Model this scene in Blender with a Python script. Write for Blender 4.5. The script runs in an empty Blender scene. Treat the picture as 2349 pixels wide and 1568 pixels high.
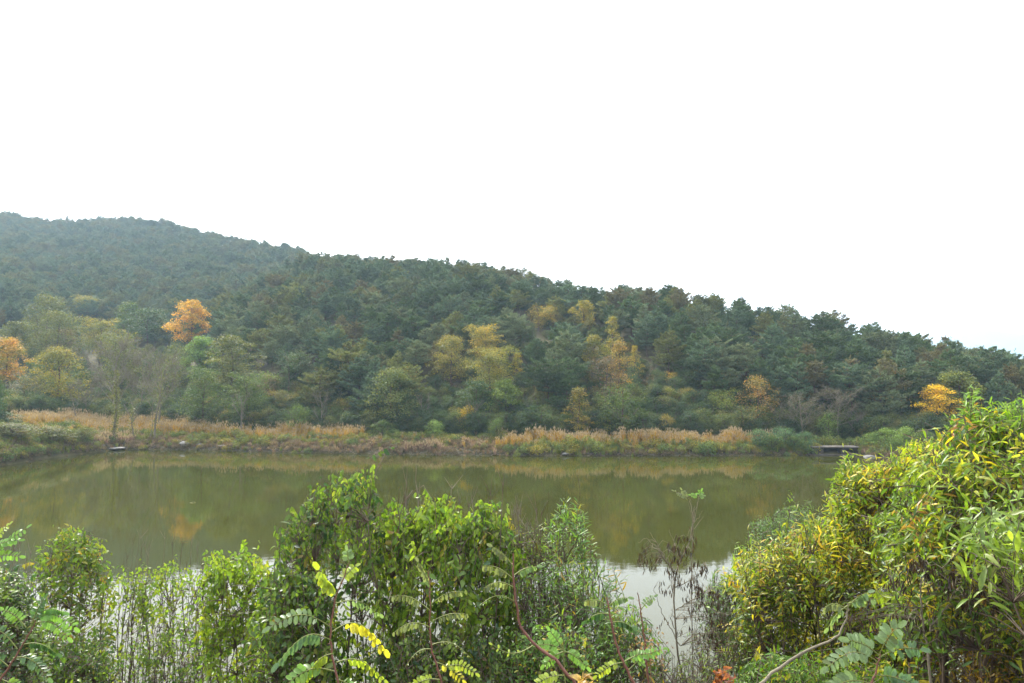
import bpy, math, random
import numpy as np
from mathutils import Vector, Matrix

rnd = random.Random(7)
rng = np.random.default_rng(7)
scene = bpy.context.scene
COL = scene.collection

# ------------------------------------------------------------------ camera
F = 1566.0                      # focal length in units of a 2349 px wide picture
PITCH = math.atan((880 - 784) / F)
CAM = Vector((0, 0, 10.0))
cam = bpy.data.cameras.new('camera')
cam.sensor_width = 36; cam.lens = 24; cam.clip_start = 0.1; cam.clip_end = 20000
camo = bpy.data.objects.new('camera', cam); COL.objects.link(camo)
camo.location = CAM; camo.rotation_euler = (math.radians(90) + PITCH, 0, 0)
scene.camera = camo

# ------------------------------------------------------------------ world, sun, exposure
SUN_EL, SUN_AZ = math.radians(40), math.radians(-32)
world = bpy.data.worlds.new('World'); scene.world = world; world.use_nodes = True
nt = world.node_tree; nt.nodes.clear()
def N(tree, typ, **kw):
    n = tree.nodes.new(typ)
    for k, v in kw.items(): setattr(n, k, v)
    return n
out = N(nt, 'ShaderNodeOutputWorld'); bg = N(nt, 'ShaderNodeBackground')
sky = N(nt, 'ShaderNodeTexSky', sky_type='NISHITA', sun_disc=False, sun_elevation=SUN_EL, sun_rotation=SUN_AZ, dust_density=4.0, air_density=1.5)
tc = N(nt, 'ShaderNodeTexCoord')
sdir = (math.sin(SUN_AZ) * math.cos(SUN_EL), math.cos(SUN_AZ) * math.cos(SUN_EL), math.sin(SUN_EL))
dot = N(nt, 'ShaderNodeVectorMath', operation='DOT_PRODUCT'); dot.inputs[1].default_value = sdir
nt.links.new(tc.outputs['Generated'], dot.inputs[0])
mr = N(nt, 'ShaderNodeMapRange'); mr.inputs['From Min'].default_value = 0.15; mr.inputs['From Max'].default_value = 1
mr.inputs['To Min'].default_value = 10.2; mr.inputs['To Max'].default_value = 17
nt.links.new(dot.outputs['Value'], mr.inputs['Value'])
mp = N(nt, 'ShaderNodeMapping'); mp.inputs['Scale'].default_value = (1.2, 1.2, 9)
nt.links.new(tc.outputs['Generated'], mp.inputs['Vector'])
no = N(nt, 'ShaderNodeTexNoise'); no.inputs['Scale'].default_value = 2.2; no.inputs['Detail'].default_value = 5; no.inputs['Distortion'].default_value = .5
nt.links.new(mp.outputs[0], no.inputs['Vector'])
nr = N(nt, 'ShaderNodeMapRange'); nr.inputs['From Min'].default_value = .3; nr.inputs['From Max'].default_value = .7
nr.inputs['To Min'].default_value = .9; nr.inputs['To Max'].default_value = 1.08
nt.links.new(no.outputs['Fac'], nr.inputs['Value'])
mul = N(nt, 'ShaderNodeMath', operation='MULTIPLY'); nt.links.new(mr.outputs[0], mul.inputs[0]); nt.links.new(nr.outputs[0], mul.inputs[1])
cl = N(nt, 'ShaderNodeVectorMath', operation='SCALE'); cl.inputs[0].default_value = (.985, 1.0, 1.03)
nt.links.new(mul.outputs[0], cl.inputs['Scale'])
mx = N(nt, 'ShaderNodeMix', data_type='RGBA'); mx.inputs['Factor'].default_value = 0.85     # a thin bright overcast over the sky
nt.links.new(sky.outputs[0], mx.inputs['A']); nt.links.new(cl.outputs[0], mx.inputs['B'])
nt.links.new(mx.outputs['Result'], bg.inputs['Color']); bg.inputs['Strength'].default_value = 0.15
nt.links.new(bg.outputs[0], out.inputs['Surface'])

sl = bpy.data.lights.new('sun', 'SUN'); sl.energy = 5.0; sl.angle = math.radians(3); sl.color = (1, .95, .86)
so = bpy.data.objects.new('sun', sl); COL.objects.link(so)
so.rotation_euler = Vector(sdir).to_track_quat('Z', 'Y').to_euler()

scene.view_settings.view_transform = 'Standard'; scene.view_settings.look = 'None'
scene.view_settings.exposure = 0.78; scene.view_settings.gamma = 1
scene.render.engine = 'CYCLES'
cy = scene.cycles
cy.max_bounces = 6; cy.diffuse_bounces = 3; cy.glossy_bounces = 2; cy.transmission_bounces = 3; cy.volume_bounces = 1
cy.use_denoising = True; cy.caustics_reflective = False; cy.caustics_refractive = False

# ------------------------------------------------------------------ pixel <-> world
ct, st_ = math.cos(PITCH), math.sin(PITCH)
def P(u, v, Y):
    dx = (u - 1174.5) / F; dy = -(v - 784) / F
    d = Vector((dx, ct - dy * st_, st_ + dy * ct))
    return CAM + d * (Y / d.y)
def proj(p):
    x, y, z = p[0] - CAM.x, p[1] - CAM.y, p[2] - CAM.z
    dep = y * ct + z * st_; up = -y * st_ + z * ct
    return 1174.5 + F * x / dep, 784 - F * up / dep, dep
def U(x, y): return 1174.5 + F * x / max(y, .01)

# ------------------------------------------------------------------ terrain
K = lambda *p: (np.array([a for a, b in p], float), np.array([b for a, b in p], float))
SH = K((-900, 46), (-300, 66), (0, 82), (150, 94), (280, 104), (430, 104), (700, 99), (1000, 96), (1200, 95), (1500, 95), (1850, 96), (1960, 95.5), (2060, 90), (2200, 86), (2349, 84), (3200, 66))
BH = K((0, 3.3), (150, 2.9), (260, 1.8), (450, 1.6), (800, 1.8), (1170, 1.6), (1700, 1.6), (1860, .9), (2000, 1.0), (2349, 1.6))
FO = K((0, 26), (400, 24), (520, 14), (800, 12), (1900, 10), (2349, 14))
SKY = K((-900, 520), (-200, 480), (0, 487), (100, 502), (200, 495), (300, 497), (400, 508), (450, 522), (520, 543), (600, 556), (650, 562), (700, 575), (800, 615), (950, 720), (1100, 800), (1300, 860))
AC = K((0, 205), (400, 210), (600, 270), (700, 290), (800, 275), (1000, 232), (1200, 200), (1400, 182), (1650, 155), (2000, 142), (2349, 132), (3000, 125))
AV = K((-500, 870), (200, 838), (350, 800), (420, 752), (500, 690), (600, 640), (650, 618), (700, 602), (770, 590), (830, 594), (960, 598), (1080, 601), (1150, 615), (1200, 630), (1280, 641), (1350, 655), (1400, 660), (1500, 656), (1560, 660), (1650, 677), (1700, 690), (1800, 707), (1870, 720), (1950, 737), (2050, 752), (2150, 775), (2230, 790), (2300, 815), (2349, 822), (3000, 860))
def far_z(u, D):
    u = np.asarray(u, float); D = np.asarray(D, float)
    ys = np.interp(u, *SH); d = D - ys; bh = np.interp(u, *BH)
    bank = np.where(d > 0, .12 + bh * (1 - np.exp(-np.maximum(d, 0) / 3.2)) + .055 * np.clip(d - 8, 0, 60), np.maximum(d * .6, -2.6))
    foot = ys + np.interp(u, *FO)
    ac = np.interp(u, *AC); az = 10 + (880 - np.interp(u, *AV)) / F * ac - 7.5
    s = np.clip((D - foot) / np.maximum(ac - foot, 1), 0, 1)
    a = 1.5 + (az - 1.5) * (1 - (1 - s) ** 1.35)
    over = np.maximum(D - ac, 0); a = a - over * .16 - (over / 60) ** 2 * .8
    a = np.where(D > foot, a, -5)
    bc = np.interp(u, [0, 300, 600, 900], [540., 530., 430., 340.]); bz = 10 + (880 - np.interp(u, *SKY)) / F * bc - 8
    s2 = np.clip((D - foot) / (bc - foot), 0, 1)
    b = 2.2 + (bz - 2.2) * (s2 ** 1.22); over = np.maximum(D - bc, 0)
    b = b - over * .2 - (over / 200) ** 2 * 5
    b = np.where(D > foot, b, -5)
    w = 2.0                                      # soft maximum of the two hills
    m = np.maximum(a, b) + w * np.exp(-np.abs(a - b) / w) * .5 * (D > foot + 4)
    return np.maximum(np.maximum(np.where(D < 400, bank, 1.0), np.where(D > foot, m, -9)), -2.6)
def z_at(x, y):
    x = np.asarray(x, float); y = np.asarray(y, float)
    r = np.hypot(x, y); a = np.arctan2(x, y); ac_ = np.clip(a, -.75, .75)
    D = r * np.cos(ac_); u = 1174.5 + F * np.tan(ac_)
    far = far_z(u, D)
    near = np.where(y < 1.2, 8.3, 8.3 - .66 * (y - 1.2))
    near = near + .12 * np.sin(x * 1.7) * np.sin(y * 1.3 + 1)
    return np.maximum(far, np.maximum(near, -2.6)) + (np.sin(x * .11) * np.cos(y * .09) + .5 * np.sin(x * .31 + y * .2)) * np.clip((D - 130) / 60, 0, 1) * .9

# ------------------------------------------------------------------ mesh helpers
def mesh_np(name, V, T, mats=(), col=None, smooth=True, mi=None):
    me = bpy.data.meshes.new(name); V = np.asarray(V, np.float32); T = np.asarray(T, np.int32)
    k = T.shape[1]
    me.vertices.add(len(V)); me.vertices.foreach_set('co', V.ravel())
    me.loops.add(T.size); me.loops.foreach_set('vertex_index', T.ravel())
    me.polygons.add(len(T)); me.polygons.foreach_set('loop_start', np.arange(0, T.size, k, dtype=np.int32))
    if mi is not None: me.polygons.foreach_set('material_index', np.asarray(mi, np.int32))
    for m in mats: me.materials.append(m)
    if col is not None:
        ca = me.color_attributes.new('Col', 'FLOAT_COLOR', 'POINT')
        c = np.ones((len(V), 4), np.float32); c[:, :3] = col; ca.data.foreach_set('color', c.ravel())
    me.update(calc_edges=True)
    me.polygons.foreach_set('use_smooth', np.full(len(T), smooth))
    return me
def link(name, me, parent=None):
    o = bpy.data.objects.new(name, me); COL.objects.link(o)
    if parent is not None: o.parent = parent
    return o
def tag(o, label=None, cat=None, group=None, kind=None):
    if label: o['label'] = label
    if cat: o['category'] = cat
    if group: o['group'] = group
    if kind: o['kind'] = kind
    return o
def empty(name, loc=(0, 0, 0)):
    o = bpy.data.objects.new(name, None); COL.objects.link(o); o.location = loc; o.empty_display_size = .3
    return o
class Buf:
    def __init__(s): s.v = []; s.t = []; s.c = []; s.n = 0
    def add(s, V, T, c=(1, 1, 1)):
        V = np.asarray(V, np.float32); T = np.asarray(T, np.int32)
        s.v.append(V); s.t.append(T + s.n); s.n += len(V)
        c = np.asarray(c, np.float32)
        s.c.append(np.broadcast_to(c, (len(V), 3)) if c.ndim == 1 else c)
    def mesh(s, name, mats, smooth=True):
        return mesh_np(name, np.concatenate(s.v), np.concatenate(s.t), mats, np.concatenate(s.c), smooth)
def tube(buf, pts, r0, r1, k=5, c=(1, 1, 1), cap=False):
    pts = np.asarray(pts, float); n = len(pts)
    tg = np.gradient(pts, axis=0); tg /= np.linalg.norm(tg, axis=1)[:, None] + 1e-9
    ref = np.array([1., .13, .07]) if abs(tg[0][0]) < .8 else np.array([.1, .1, 1.])
    a = np.cross(tg, ref); a /= np.linalg.norm(a, axis=1)[:, None] + 1e-9
    b = np.cross(tg, a)
    rr = (r0 + (r1 - r0) * np.linspace(0, 1, n))[:, None, None] if np.isscalar(r0) else np.asarray(r0)[:, None, None]
    an = np.arange(k) * 2 * math.pi / k
    V = pts[:, None, :] + rr * (a[:, None, :] * np.cos(an)[None, :, None] + b[:, None, :] * np.sin(an)[None, :, None])
    i = np.arange(n - 1)[:, None] * k; j = np.arange(k)[None, :]; j2 = (j + 1) % k
    q = np.stack([i + j, i + j2, i + k + j2, i + k + j], -1).reshape(-1, 4)
    T = np.concatenate([q[:, [0, 1, 2]], q[:, [0, 2, 3]]])
    buf.add(V.reshape(-1, 3), T, c)
def unit(a): return a / (np.linalg.norm(a, axis=-1, keepdims=True) + 1e-9)

# ------------------------------------------------------------------ materials
def mat(name):
    m = bpy.data.materials.new(name); m.use_nodes = True; t = m.node_tree
    return m, t, t.nodes['Principled BSDF'], t.nodes['Material Output']
def simple(name, c, rough=.8, var=.35, scale=8, spec=.3, bump=0):
    m, t, p, o = mat(name)
    tcn = N(t, 'ShaderNodeTexCoord'); n = N(t, 'ShaderNodeTexNoise'); n.inputs['Scale'].default_value = scale; n.inputs['Detail'].default_value = 6
    t.links.new(tcn.outputs['Object'], n.inputs['Vector'])
    h = N(t, 'ShaderNodeHueSaturation'); h.inputs['Color'].default_value = (*c, 1)
    r = N(t, 'ShaderNodeMapRange'); r.inputs['From Min'].default_value = .3; r.inputs['From Max'].default_value = .7; r.inputs['To Min'].default_value = 1 - var; r.inputs['To Max'].default_value = 1 + var
    t.links.new(n.outputs['Fac'], r.inputs['Value']); t.links.new(r.outputs[0], h.inputs['Value']); t.links.new(h.outputs[0], p.inputs['Base Color'])
    p.inputs['Roughness'].default_value = rough; p.inputs['Specular IOR Level'].default_value = spec
    if bump:
        b = N(t, 'ShaderNodeBump'); b.inputs['Strength'].default_value = bump; t.links.new(n.outputs['Fac'], b.inputs['Height']); t.links.new(b.outputs[0], p.inputs['Normal'])
    return m
def leafy(name, source, c=(1, 1, 1), c2=None, trans=.35, rough=.5, spec=.35, jitter=.18, tboost=(1.5, 1.5, .7), nscale=.25, ramp=None, veins=False):
    """foliage: source 'OBJ' = object colour, 'COL' = colour attribute x c, 'RAMP' = random per instance"""
    m, t, p, o = mat(name); L = t.links
    oi = N(t, 'ShaderNodeObjectInfo')
    at = N(t, 'ShaderNodeAttribute', attribute_name='Col')
    if source == 'OBJ': base = oi.outputs['Color']
    else:
        mm = N(t, 'ShaderNodeMix', data_type='RGBA', blend_type='MULTIPLY'); mm.inputs['Factor'].default_value = 1
        L.new(at.outputs['Color'], mm.inputs['A'])
        if source == 'RAMP':
            cr = N(t, 'ShaderNodeValToRGB'); e = cr.color_ramp.elements
            while len(e) < len(ramp): e.new(.5)
            for k, (pos, cc) in enumerate(ramp): e[k].position = pos; e[k].color = (*cc, 1)
            L.new(oi.outputs['Random'], cr.inputs[0]); L.new(cr.outputs[0], mm.inputs['B'])
        elif source == 'OBJCOL': L.new(oi.outputs['Color'], mm.inputs['B'])
        elif c2 is not None:
            g = N(t, 'ShaderNodeTexCoord'); n2 = N(t, 'ShaderNodeTexNoise'); n2.inputs['Scale'].default_value = nscale; n2.inputs['Detail'].default_value = 3
            L.new(g.outputs['Object'], n2.inputs['Vector'])
            r2 = N(t, 'ShaderNodeMapRange'); r2.inputs['From Min'].default_value = .42; r2.inputs['From Max'].default_value = .58; L.new(n2.outputs['Fac'], r2.inputs['Value'])
            m2 = N(t, 'ShaderNodeMix', data_type='RGBA'); m2.inputs['A'].default_value = (*c, 1); m2.inputs['B'].default_value = (*c2, 1)
            L.new(r2.outputs[0], m2.inputs['Factor']); L.new(m2.outputs['Result'], mm.inputs['B'])
        else: mm.inputs['B'].default_value = (*c, 1)
        base = mm.outputs['Result']
    if veins:                                   # blotches, dull patches and browned spots on the blades
        g = N(t, 'ShaderNodeTexCoord'); n3 = N(t, 'ShaderNodeTexNoise'); n3.inputs['Scale'].default_value = 60; n3.inputs['Detail'].default_value = 4
        L.new(g.outputs['Object'] if source != 'OBJ' else g.outputs['Object'], n3.inputs['Vector'])
        if source == 'OBJ': n3.inputs['Scale'].default_value = 5
        r3 = N(t, 'ShaderNodeMapRange'); r3.inputs['From Min'].default_value = .3; r3.inputs['From Max'].default_value = .7; r3.inputs['To Min'].default_value = .72; r3.inputs['To Max'].default_value = 1.25
        L.new(n3.outputs['Fac'], r3.inputs['Value'])
        hv = N(t, 'ShaderNodeHueSaturation'); L.new(base, hv.inputs['Color']); L.new(r3.outputs[0], hv.inputs['Value'])
        base = hv.outputs[0]
    L.new(base, p.inputs['Base Color']); p.inputs['Roughness'].default_value = rough; p.inputs['Specular IOR Level'].default_value = spec
    tr = N(t, 'ShaderNodeBsdfTranslucent'); tb = N(t, 'ShaderNodeMix', data_type='RGBA', blend_type='MULTIPLY'); tb.inputs['Factor'].default_value = 1
    L.new(base, tb.inputs['A']); tb.inputs['B'].default_value = (*tboost, 1); L.new(tb.outputs['Result'], tr.inputs['Color'])
    ms = N(t, 'ShaderNodeMixShader'); ms.inputs[0].default_value = trans
    L.new(p.outputs[0], ms.inputs[1]); L.new(tr.outputs[0], ms.inputs[2]); L.new(ms.outputs[0], o.inputs['Surface'])
    return m
M_trunk = simple('pine_bark', (.10, .065, .05), .9, .4, 3)
M_gray = simple('grey_bark', (.17, .145, .105), .9, .3, 4)
M_twig = simple('twig_bark', (.11, .08, .06), .75, .35, 20)
M_redtwig = simple('red_twig_bark', (.17, .075, .055), .6, .3, 25, bump=.2)
M_oliv = simple('green_rachis', (.16, .18, .05), .6, .2, 20)
M_leafO = leafy('leaf_blade', 'OBJ', trans=.48, rough=.42, spec=.5, veins=True)
M_leafC = leafy('leaf_blades', 'COL', trans=.48, rough=.42, spec=.5, veins=True)
M_pine = leafy('pine_needles', 'OBJCOL', trans=.2, rough=.6, spec=.2, tboost=(1.2, 1.2, .8))

# ------------------------------------------------------------------ ground, water, ridge, haze
def build_ground():
    an = np.concatenate([np.linspace(-math.pi, -.8, 60, endpoint=False), np.linspace(-.8, .8, 420, endpoint=False), np.linspace(.8, math.pi, 61)])[:-1]
    rr = np.concatenate([np.linspace(.5, 24, 40), np.linspace(26, 64, 12), np.linspace(66, 130, 110), np.linspace(132, 260, 70), np.geomspace(265, 5400, 60)])
    A, R = np.meshgrid(an, rr); X = R * np.sin(A); Y = R * np.cos(A); Z = z_at(X, Y)
    far_fade = np.clip((R - 900) / 800, 0, 1); Z = Z * (1 - far_fade) + 2 * far_fade
    Z += rng.normal(0, .04, Z.shape) * (R > 64) * (R < 300)
    na, nr_ = len(an), len(rr)
    V = np.stack([X, Y, Z], -1).reshape(-1, 3); V = np.concatenate([V, [[0, 0, 8.3]]])
    i = np.arange(nr_ - 1)[:, None] * na; j = np.arange(na)[None]; j2 = (j + 1) % na
    q = np.stack([i + j, i + na + j, i + na + j2, i + j2], -1).reshape(-1, 4)
    T = np.concatenate([q[:, [0, 1, 2]], q[:, [0, 2, 3]], np.stack([np.full(na, len(V) - 1), np.arange(na), (np.arange(na) + 1) % na], 1)])
    m, t, p, o = mat('forest_floor'); L = t.links
    g = N(t, 'ShaderNodeNewGeometry'); n = N(t, 'ShaderNodeTexNoise'); n.inputs['Scale'].default_value = .5; n.inputs['Detail'].default_value = 9; n.inputs['Roughness'].default_value = .7
    L.new(g.outputs['Position'], n.inputs['Vector'])
    cr = N(t, 'ShaderNodeValToRGB'); e = cr.color_ramp.elements; e[0].position = .35; e[0].color = (.045, .032, .022, 1); e[1].position = .65; e[1].color = (.10, .085, .045, 1)
    x = e.new(.5); x.color = (.06, .055, .025, 1)
    L.new(n.outputs['Fac'], cr.inputs[0]); L.new(cr.outputs[0], p.inputs['Base Color']); p.inputs['Roughness'].default_value = .95; p.inputs['Specular IOR Level'].default_value = .1
    b = N(t, 'ShaderNodeBump'); b.inputs['Strength'].default_value = .6; L.new(n.outputs['Fac'], b.inputs['Height']); L.new(b.outputs[0], p.inputs['Normal'])
    tag(link('ground', mesh_np('ground', V, T, [m])), kind='structure')
build_ground()

def build_water():
    an = np.linspace(-1.05, 1.05, 60); V = [[0, 5, 0]]
    for a in an:
        ac_ = max(-.75, min(.75, a)); R = (float(np.interp(1174.5 + F * math.tan(ac_), *SH)) + 2.5) / math.cos(ac_)
        V.append([R * math.sin(a), max(R * math.cos(a), 5.5), 0])
    V.append([60, 5, 0]); V.insert(1, [-60, 5, 0])
    T = [[0, i + 1, i] for i in range(1, len(V) - 1)]
    m, t, p, o = mat('pond_water'); L = t.links
    p.inputs['Base Color'].default_value = (.034, .036, .005, 1); p.inputs['IOR'].default_value = 1.333; p.inputs['Roughness'].default_value = .02
    g = N(t, 'ShaderNodeNewGeometry')
    mp_ = N(t, 'ShaderNodeMapping'); mp_.inputs['Scale'].default_value = (.55, 1.0, 1); L.new(g.outputs['Position'], mp_.inputs['Vector'])
    n = N(t, 'ShaderNodeTexNoise'); n.inputs['Scale'].default_value = 2.6; n.inputs['Detail'].default_value = 4; n.inputs['Roughness'].default_value = .55; L.new(mp_.outputs[0], n.inputs['Vector'])
    n2 = N(t, 'ShaderNodeTexNoise'); n2.inputs['Scale'].default_value = .09; n2.inputs['Detail'].default_value = 2; L.new(mp_.outputs[0], n2.inputs['Vector'])
    r = N(t, 'ShaderNodeMapRange'); r.inputs['From Min'].default_value = .4; r.inputs['From Max'].default_value = .62; r.inputs['To Min'].default_value = .35; r.inputs['To Max'].default_value = 1
    L.new(n2.outputs['Fac'], r.inputs['Value'])
    mu = N(t, 'ShaderNodeMath', operation='MULTIPLY'); L.new(n.outputs['Fac'], mu.inputs[0]); L.new(r.outputs[0], mu.inputs[1])
    b = N(t, 'ShaderNodeBump'); b.inputs['Strength'].default_value = .25; b.inputs['Distance'].default_value = .012; L.new(mu.outputs[0], b.inputs['Height']); L.new(b.outputs[0], p.inputs['Normal'])
    tag(link('water', mesh_np('water', V, T, [m])), kind='structure')
build_water()

def build_ridge():
    xs = np.linspace(-200, 6200, 260); D = 4200
    top = K((-200, 0), (1600, 60), (2150, 175), (2460, 262), (2560, 300), (2700, 285), (2900, 262), (3120, 285), (3300, 260), (3700, 230), (4300, 180), (5200, 90), (6200, 0))
    pts = []; rows = np.linspace(-1, 1, 22)
    for k in rows:
        h = np.interp(xs, *top) * (1 - k * k) ** .8
        h += (np.sin(xs * .03 + k * 5) * 4 + np.sin(xs * .011 + k * 9) * 7) * (1 - abs(k)) * (h > 20)
        pts.append(np.stack([xs, np.full_like(xs, D) + k * 700 - xs * .15, np.maximum(h, 0) - 1.5], -1))
    V = np.concatenate(pts); n = len(xs)
    i = np.arange(21)[:, None] * n; j = np.arange(n - 1)[None]
    q = np.stack([i + j, i + j + 1, i + n + j + 1, i + n + j], -1).reshape(-1, 4)
    tag(link('hills', mesh_np('hills', V, np.concatenate([q[:, [0, 1, 2]], q[:, [0, 2, 3]]]), [simple('far_wood', (.05, .075, .05), 1, .3, .02)])), kind='structure')
build_ridge()

def build_haze():
    s, z0, z1 = 7000, -3.8, 335
    V = [(-s, -s, z0), (s, -s, z0), (s, s, z0), (-s, s, z0), (-s, -s, z1), (s, -s, z1), (s, s, z1), (-s, s, z1)]
    Fq = [(0, 3, 2, 1), (4, 5, 6, 7), (0, 1, 5, 4), (1, 2, 6, 5), (2, 3, 7, 6), (3, 0, 4, 7)]
    m, t, p, o = mat('haze_air'); t.nodes.remove(p)
    v = N(t, 'ShaderNodeVolumePrincipled'); v.inputs['Color'].default_value = (.58, .79, 1, 1); v.inputs['Density'].default_value = HAZE; v.inputs['Anisotropy'].default_value = .2
    t.links.new(v.outputs[0], o.inputs['Volume'])
    tag(link('haze', mesh_np('haze', V, Fq, [m], smooth=False)), kind='stuff', label='thin pale blue haze filling the valley air')
HAZE = .00026
build_haze()

# ------------------------------------------------------------------ tree prototypes (metres)
def stars(n, pos, up, ln, wd, col, k=4, spread=.9):
    """n needle tufts, each k narrow triangles fanning about an axis"""
    pos = np.repeat(pos, k, 0); up = np.repeat(up, k, 0); ln = np.repeat(ln, k)[:, None]; wd = np.repeat(wd, k)[:, None]; col = np.repeat(col, k, 0)
    d = unit(up + rng.normal(0, spread, pos.shape)); s = unit(np.cross(d, rng.normal(0, 1, pos.shape)))
    a = pos - s * wd * .5; b = pos + s * wd * .5; c = pos + d * ln
    V = np.stack([a, b, c], 1).reshape(-1, 3); T = np.arange(len(V)).reshape(-1, 3)
    return V, T, np.repeat(col, 3, 0)
def make_pine(seed, H, R, first, flat, nwh, tufts, brown=.15, top=.5):
    r = np.random.default_rng(seed); tb = Buf(); cb = Buf()
    lean = r.normal(0, .35, 2); z = np.linspace(0, H * .97, 9)
    tr = np.stack([lean[0] * (z / H) ** 2 * 1.2 + .12 * np.sin(z + seed), lean[1] * (z / H) ** 2 * 1.2 + .12 * np.cos(z * 1.1), z], -1)
    tr[0, 2] = -1
    tube(tb, tr, .17, .03, 6); az0 = 0
    for w in range(nwh):
        f0 = first + (1 - first) * (w / nwh) ** .92 * .97; az0 += r.uniform(.4, 1.2)
        nb = int(r.integers(4, 7)) if w < nwh - 2 else 4
        for b in range(nb):
            if r.random() < .14: continue
            f = min(.985, f0 + r.normal(0, .012)); zb = H * f
            rad = R * (1 - max(0., (f - first) / (1 - first)) ** (1.1 + top)) * r.uniform(.55, 1.12) + .18
            if w == 0: rad *= r.uniform(.4, .9)
            az = az0 + b * 6.283 / nb + r.normal(0, .22)
            p0 = np.array([np.interp(zb, z, tr[:, 0]), np.interp(zb, z, tr[:, 1]), zb])
            dv = np.array([math.cos(az), math.sin(az), 0.]); pv = np.array([-dv[1], dv[0], 0])
            rise = rad * r.uniform(.02, .35) + (.25 if f > .85 else 0)
            tip = p0 + dv * rad + np.array([0, 0, rise])
            tube(tb, [p0, p0 * .5 + tip * .5 + np.array([0, 0, -.12]), tip], .05, .012, 3)
            n = int(tufts * (rad / R + .15)); s = 1 - r.random(n) ** 1.3 * .8; lat = (.12 + .34 * rad) * np.sin(np.clip(s, .1, .96) * 3.0) * r.normal(0, .75, n)
            lift = .3 * rad * np.clip(s - .6, 0, 1) + np.abs(r.normal(0, flat, n)) + .05 * np.abs(lat)
            pos = p0 + (tip - p0) * s[:, None] + pv * lat[:, None] + np.array([0, 0, 1.]) * (lift - .12 * np.sin(s * 3.1))[:, None]
            upv = unit(dv * .6 + pv * (lat / (rad + .3))[:, None] * .6 + np.array([0, 0, .9]))
            v = r.uniform(.8, 1.15) * r.uniform(.75, 1.3, n)[:, None]; col = v * np.ones((n, 3))
            yb = (r.random(n) < brown) & (s < .75); col[yb] *= (1.7, 1.0, .7)
            V, T, C = stars(n, pos, upv, r.uniform(.22, .42, n), r.uniform(.08, .15, n), col, 4, .55); cb.add(V, T, C)
    n = 18; pos = tr[-1] + r.normal(0, 1, (n, 3)) * (.1, .1, .35) + (0, 0, .05)
    V, T, C = stars(n, pos, np.tile([0, 0, 1.], (n, 1)), r.uniform(.25, .5, n), r.uniform(.06, .1, n), np.full((n, 3), 1.1), 4, .45)
    cb.add(V, T, C)
    return tb.mesh('pine_trunk', [M_trunk]), cb.mesh('pine_crown', [M_pine], False)
def cards(r, pos, size, nrm, col, spread=.6):
    n = len(pos); nn = unit(nrm + r.normal(0, spread, (n, 3))); a = unit(np.cross(nn, r.normal(0, 1, (n, 3)))); b = np.cross(nn, a)
    s = size[:, None]
    V = np.stack([pos - a * s * .5, pos - b * s * .32 + nn * s * .06, pos + a * s * .5, pos + b * s * .32 + nn * s * .06], 1).reshape(-1, 3)
    q = np.arange(4 * n).reshape(-1, 4); T = np.concatenate([q[:, [0, 1, 2]], q[:, [0, 2, 3]]])
    return V, T, np.repeat(col, 4, 0)
def limbs(tb, r, H, R, n, z0=.25, rad=.16, k=4, fork=3, tw=True):
    """trunk, n limbs and their forks; returns tips"""
    z = np.linspace(0, H * .8, 7); ph = r.random() * 6
    tr = np.stack([.25 * np.sin(z * .6 + ph) * z / H, .25 * np.cos(z * .5 + ph) * z / H, z], -1); tr[0, 2] = -1
    tube(tb, tr, rad, rad * .25, 6); tips = []
    for i in range(n):
        f = z0 + (.8 - z0) * (i + r.random()) / n; zb = H * f; p0 = np.array([np.interp(zb, z, tr[:, 0]), np.interp(zb, z, tr[:, 1]), zb])
        az = i * 2.4 + r.normal(0, .4); ln = R * r.uniform(.6, 1) * (1.15 - f * .6); up = r.uniform(.5, 1.4)
        tip = p0 + np.array([math.cos(az) * ln, math.sin(az) * ln, ln * up]); tip[2] = min(tip[2], H * .97)
        mid = (p0 + tip) / 2 + r.normal(0, .12, 3) * ln
        tube(tb, [p0, mid, tip], rad * .35 * (1.1 - f * .6), rad * .08, 4)
        for j in range(fork):
            s = r.uniform(.3, .95); q0 = p0 + (tip - p0) * s + (mid - (p0 + tip) / 2) * (1 - abs(2 * s - 1))
            d = unit(tip - p0 + r.normal(0, .6, 3) * ln + np.array([0, 0, .3 * ln])); q1 = q0 + d * ln * r.uniform(.3, .55)
            tube(tb, [q0, (q0 + q1) / 2 + r.normal(0, .05, 3), q1], rad * .12, rad * .04, 3); tips.append((q0, q1))
    return tips
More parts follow.
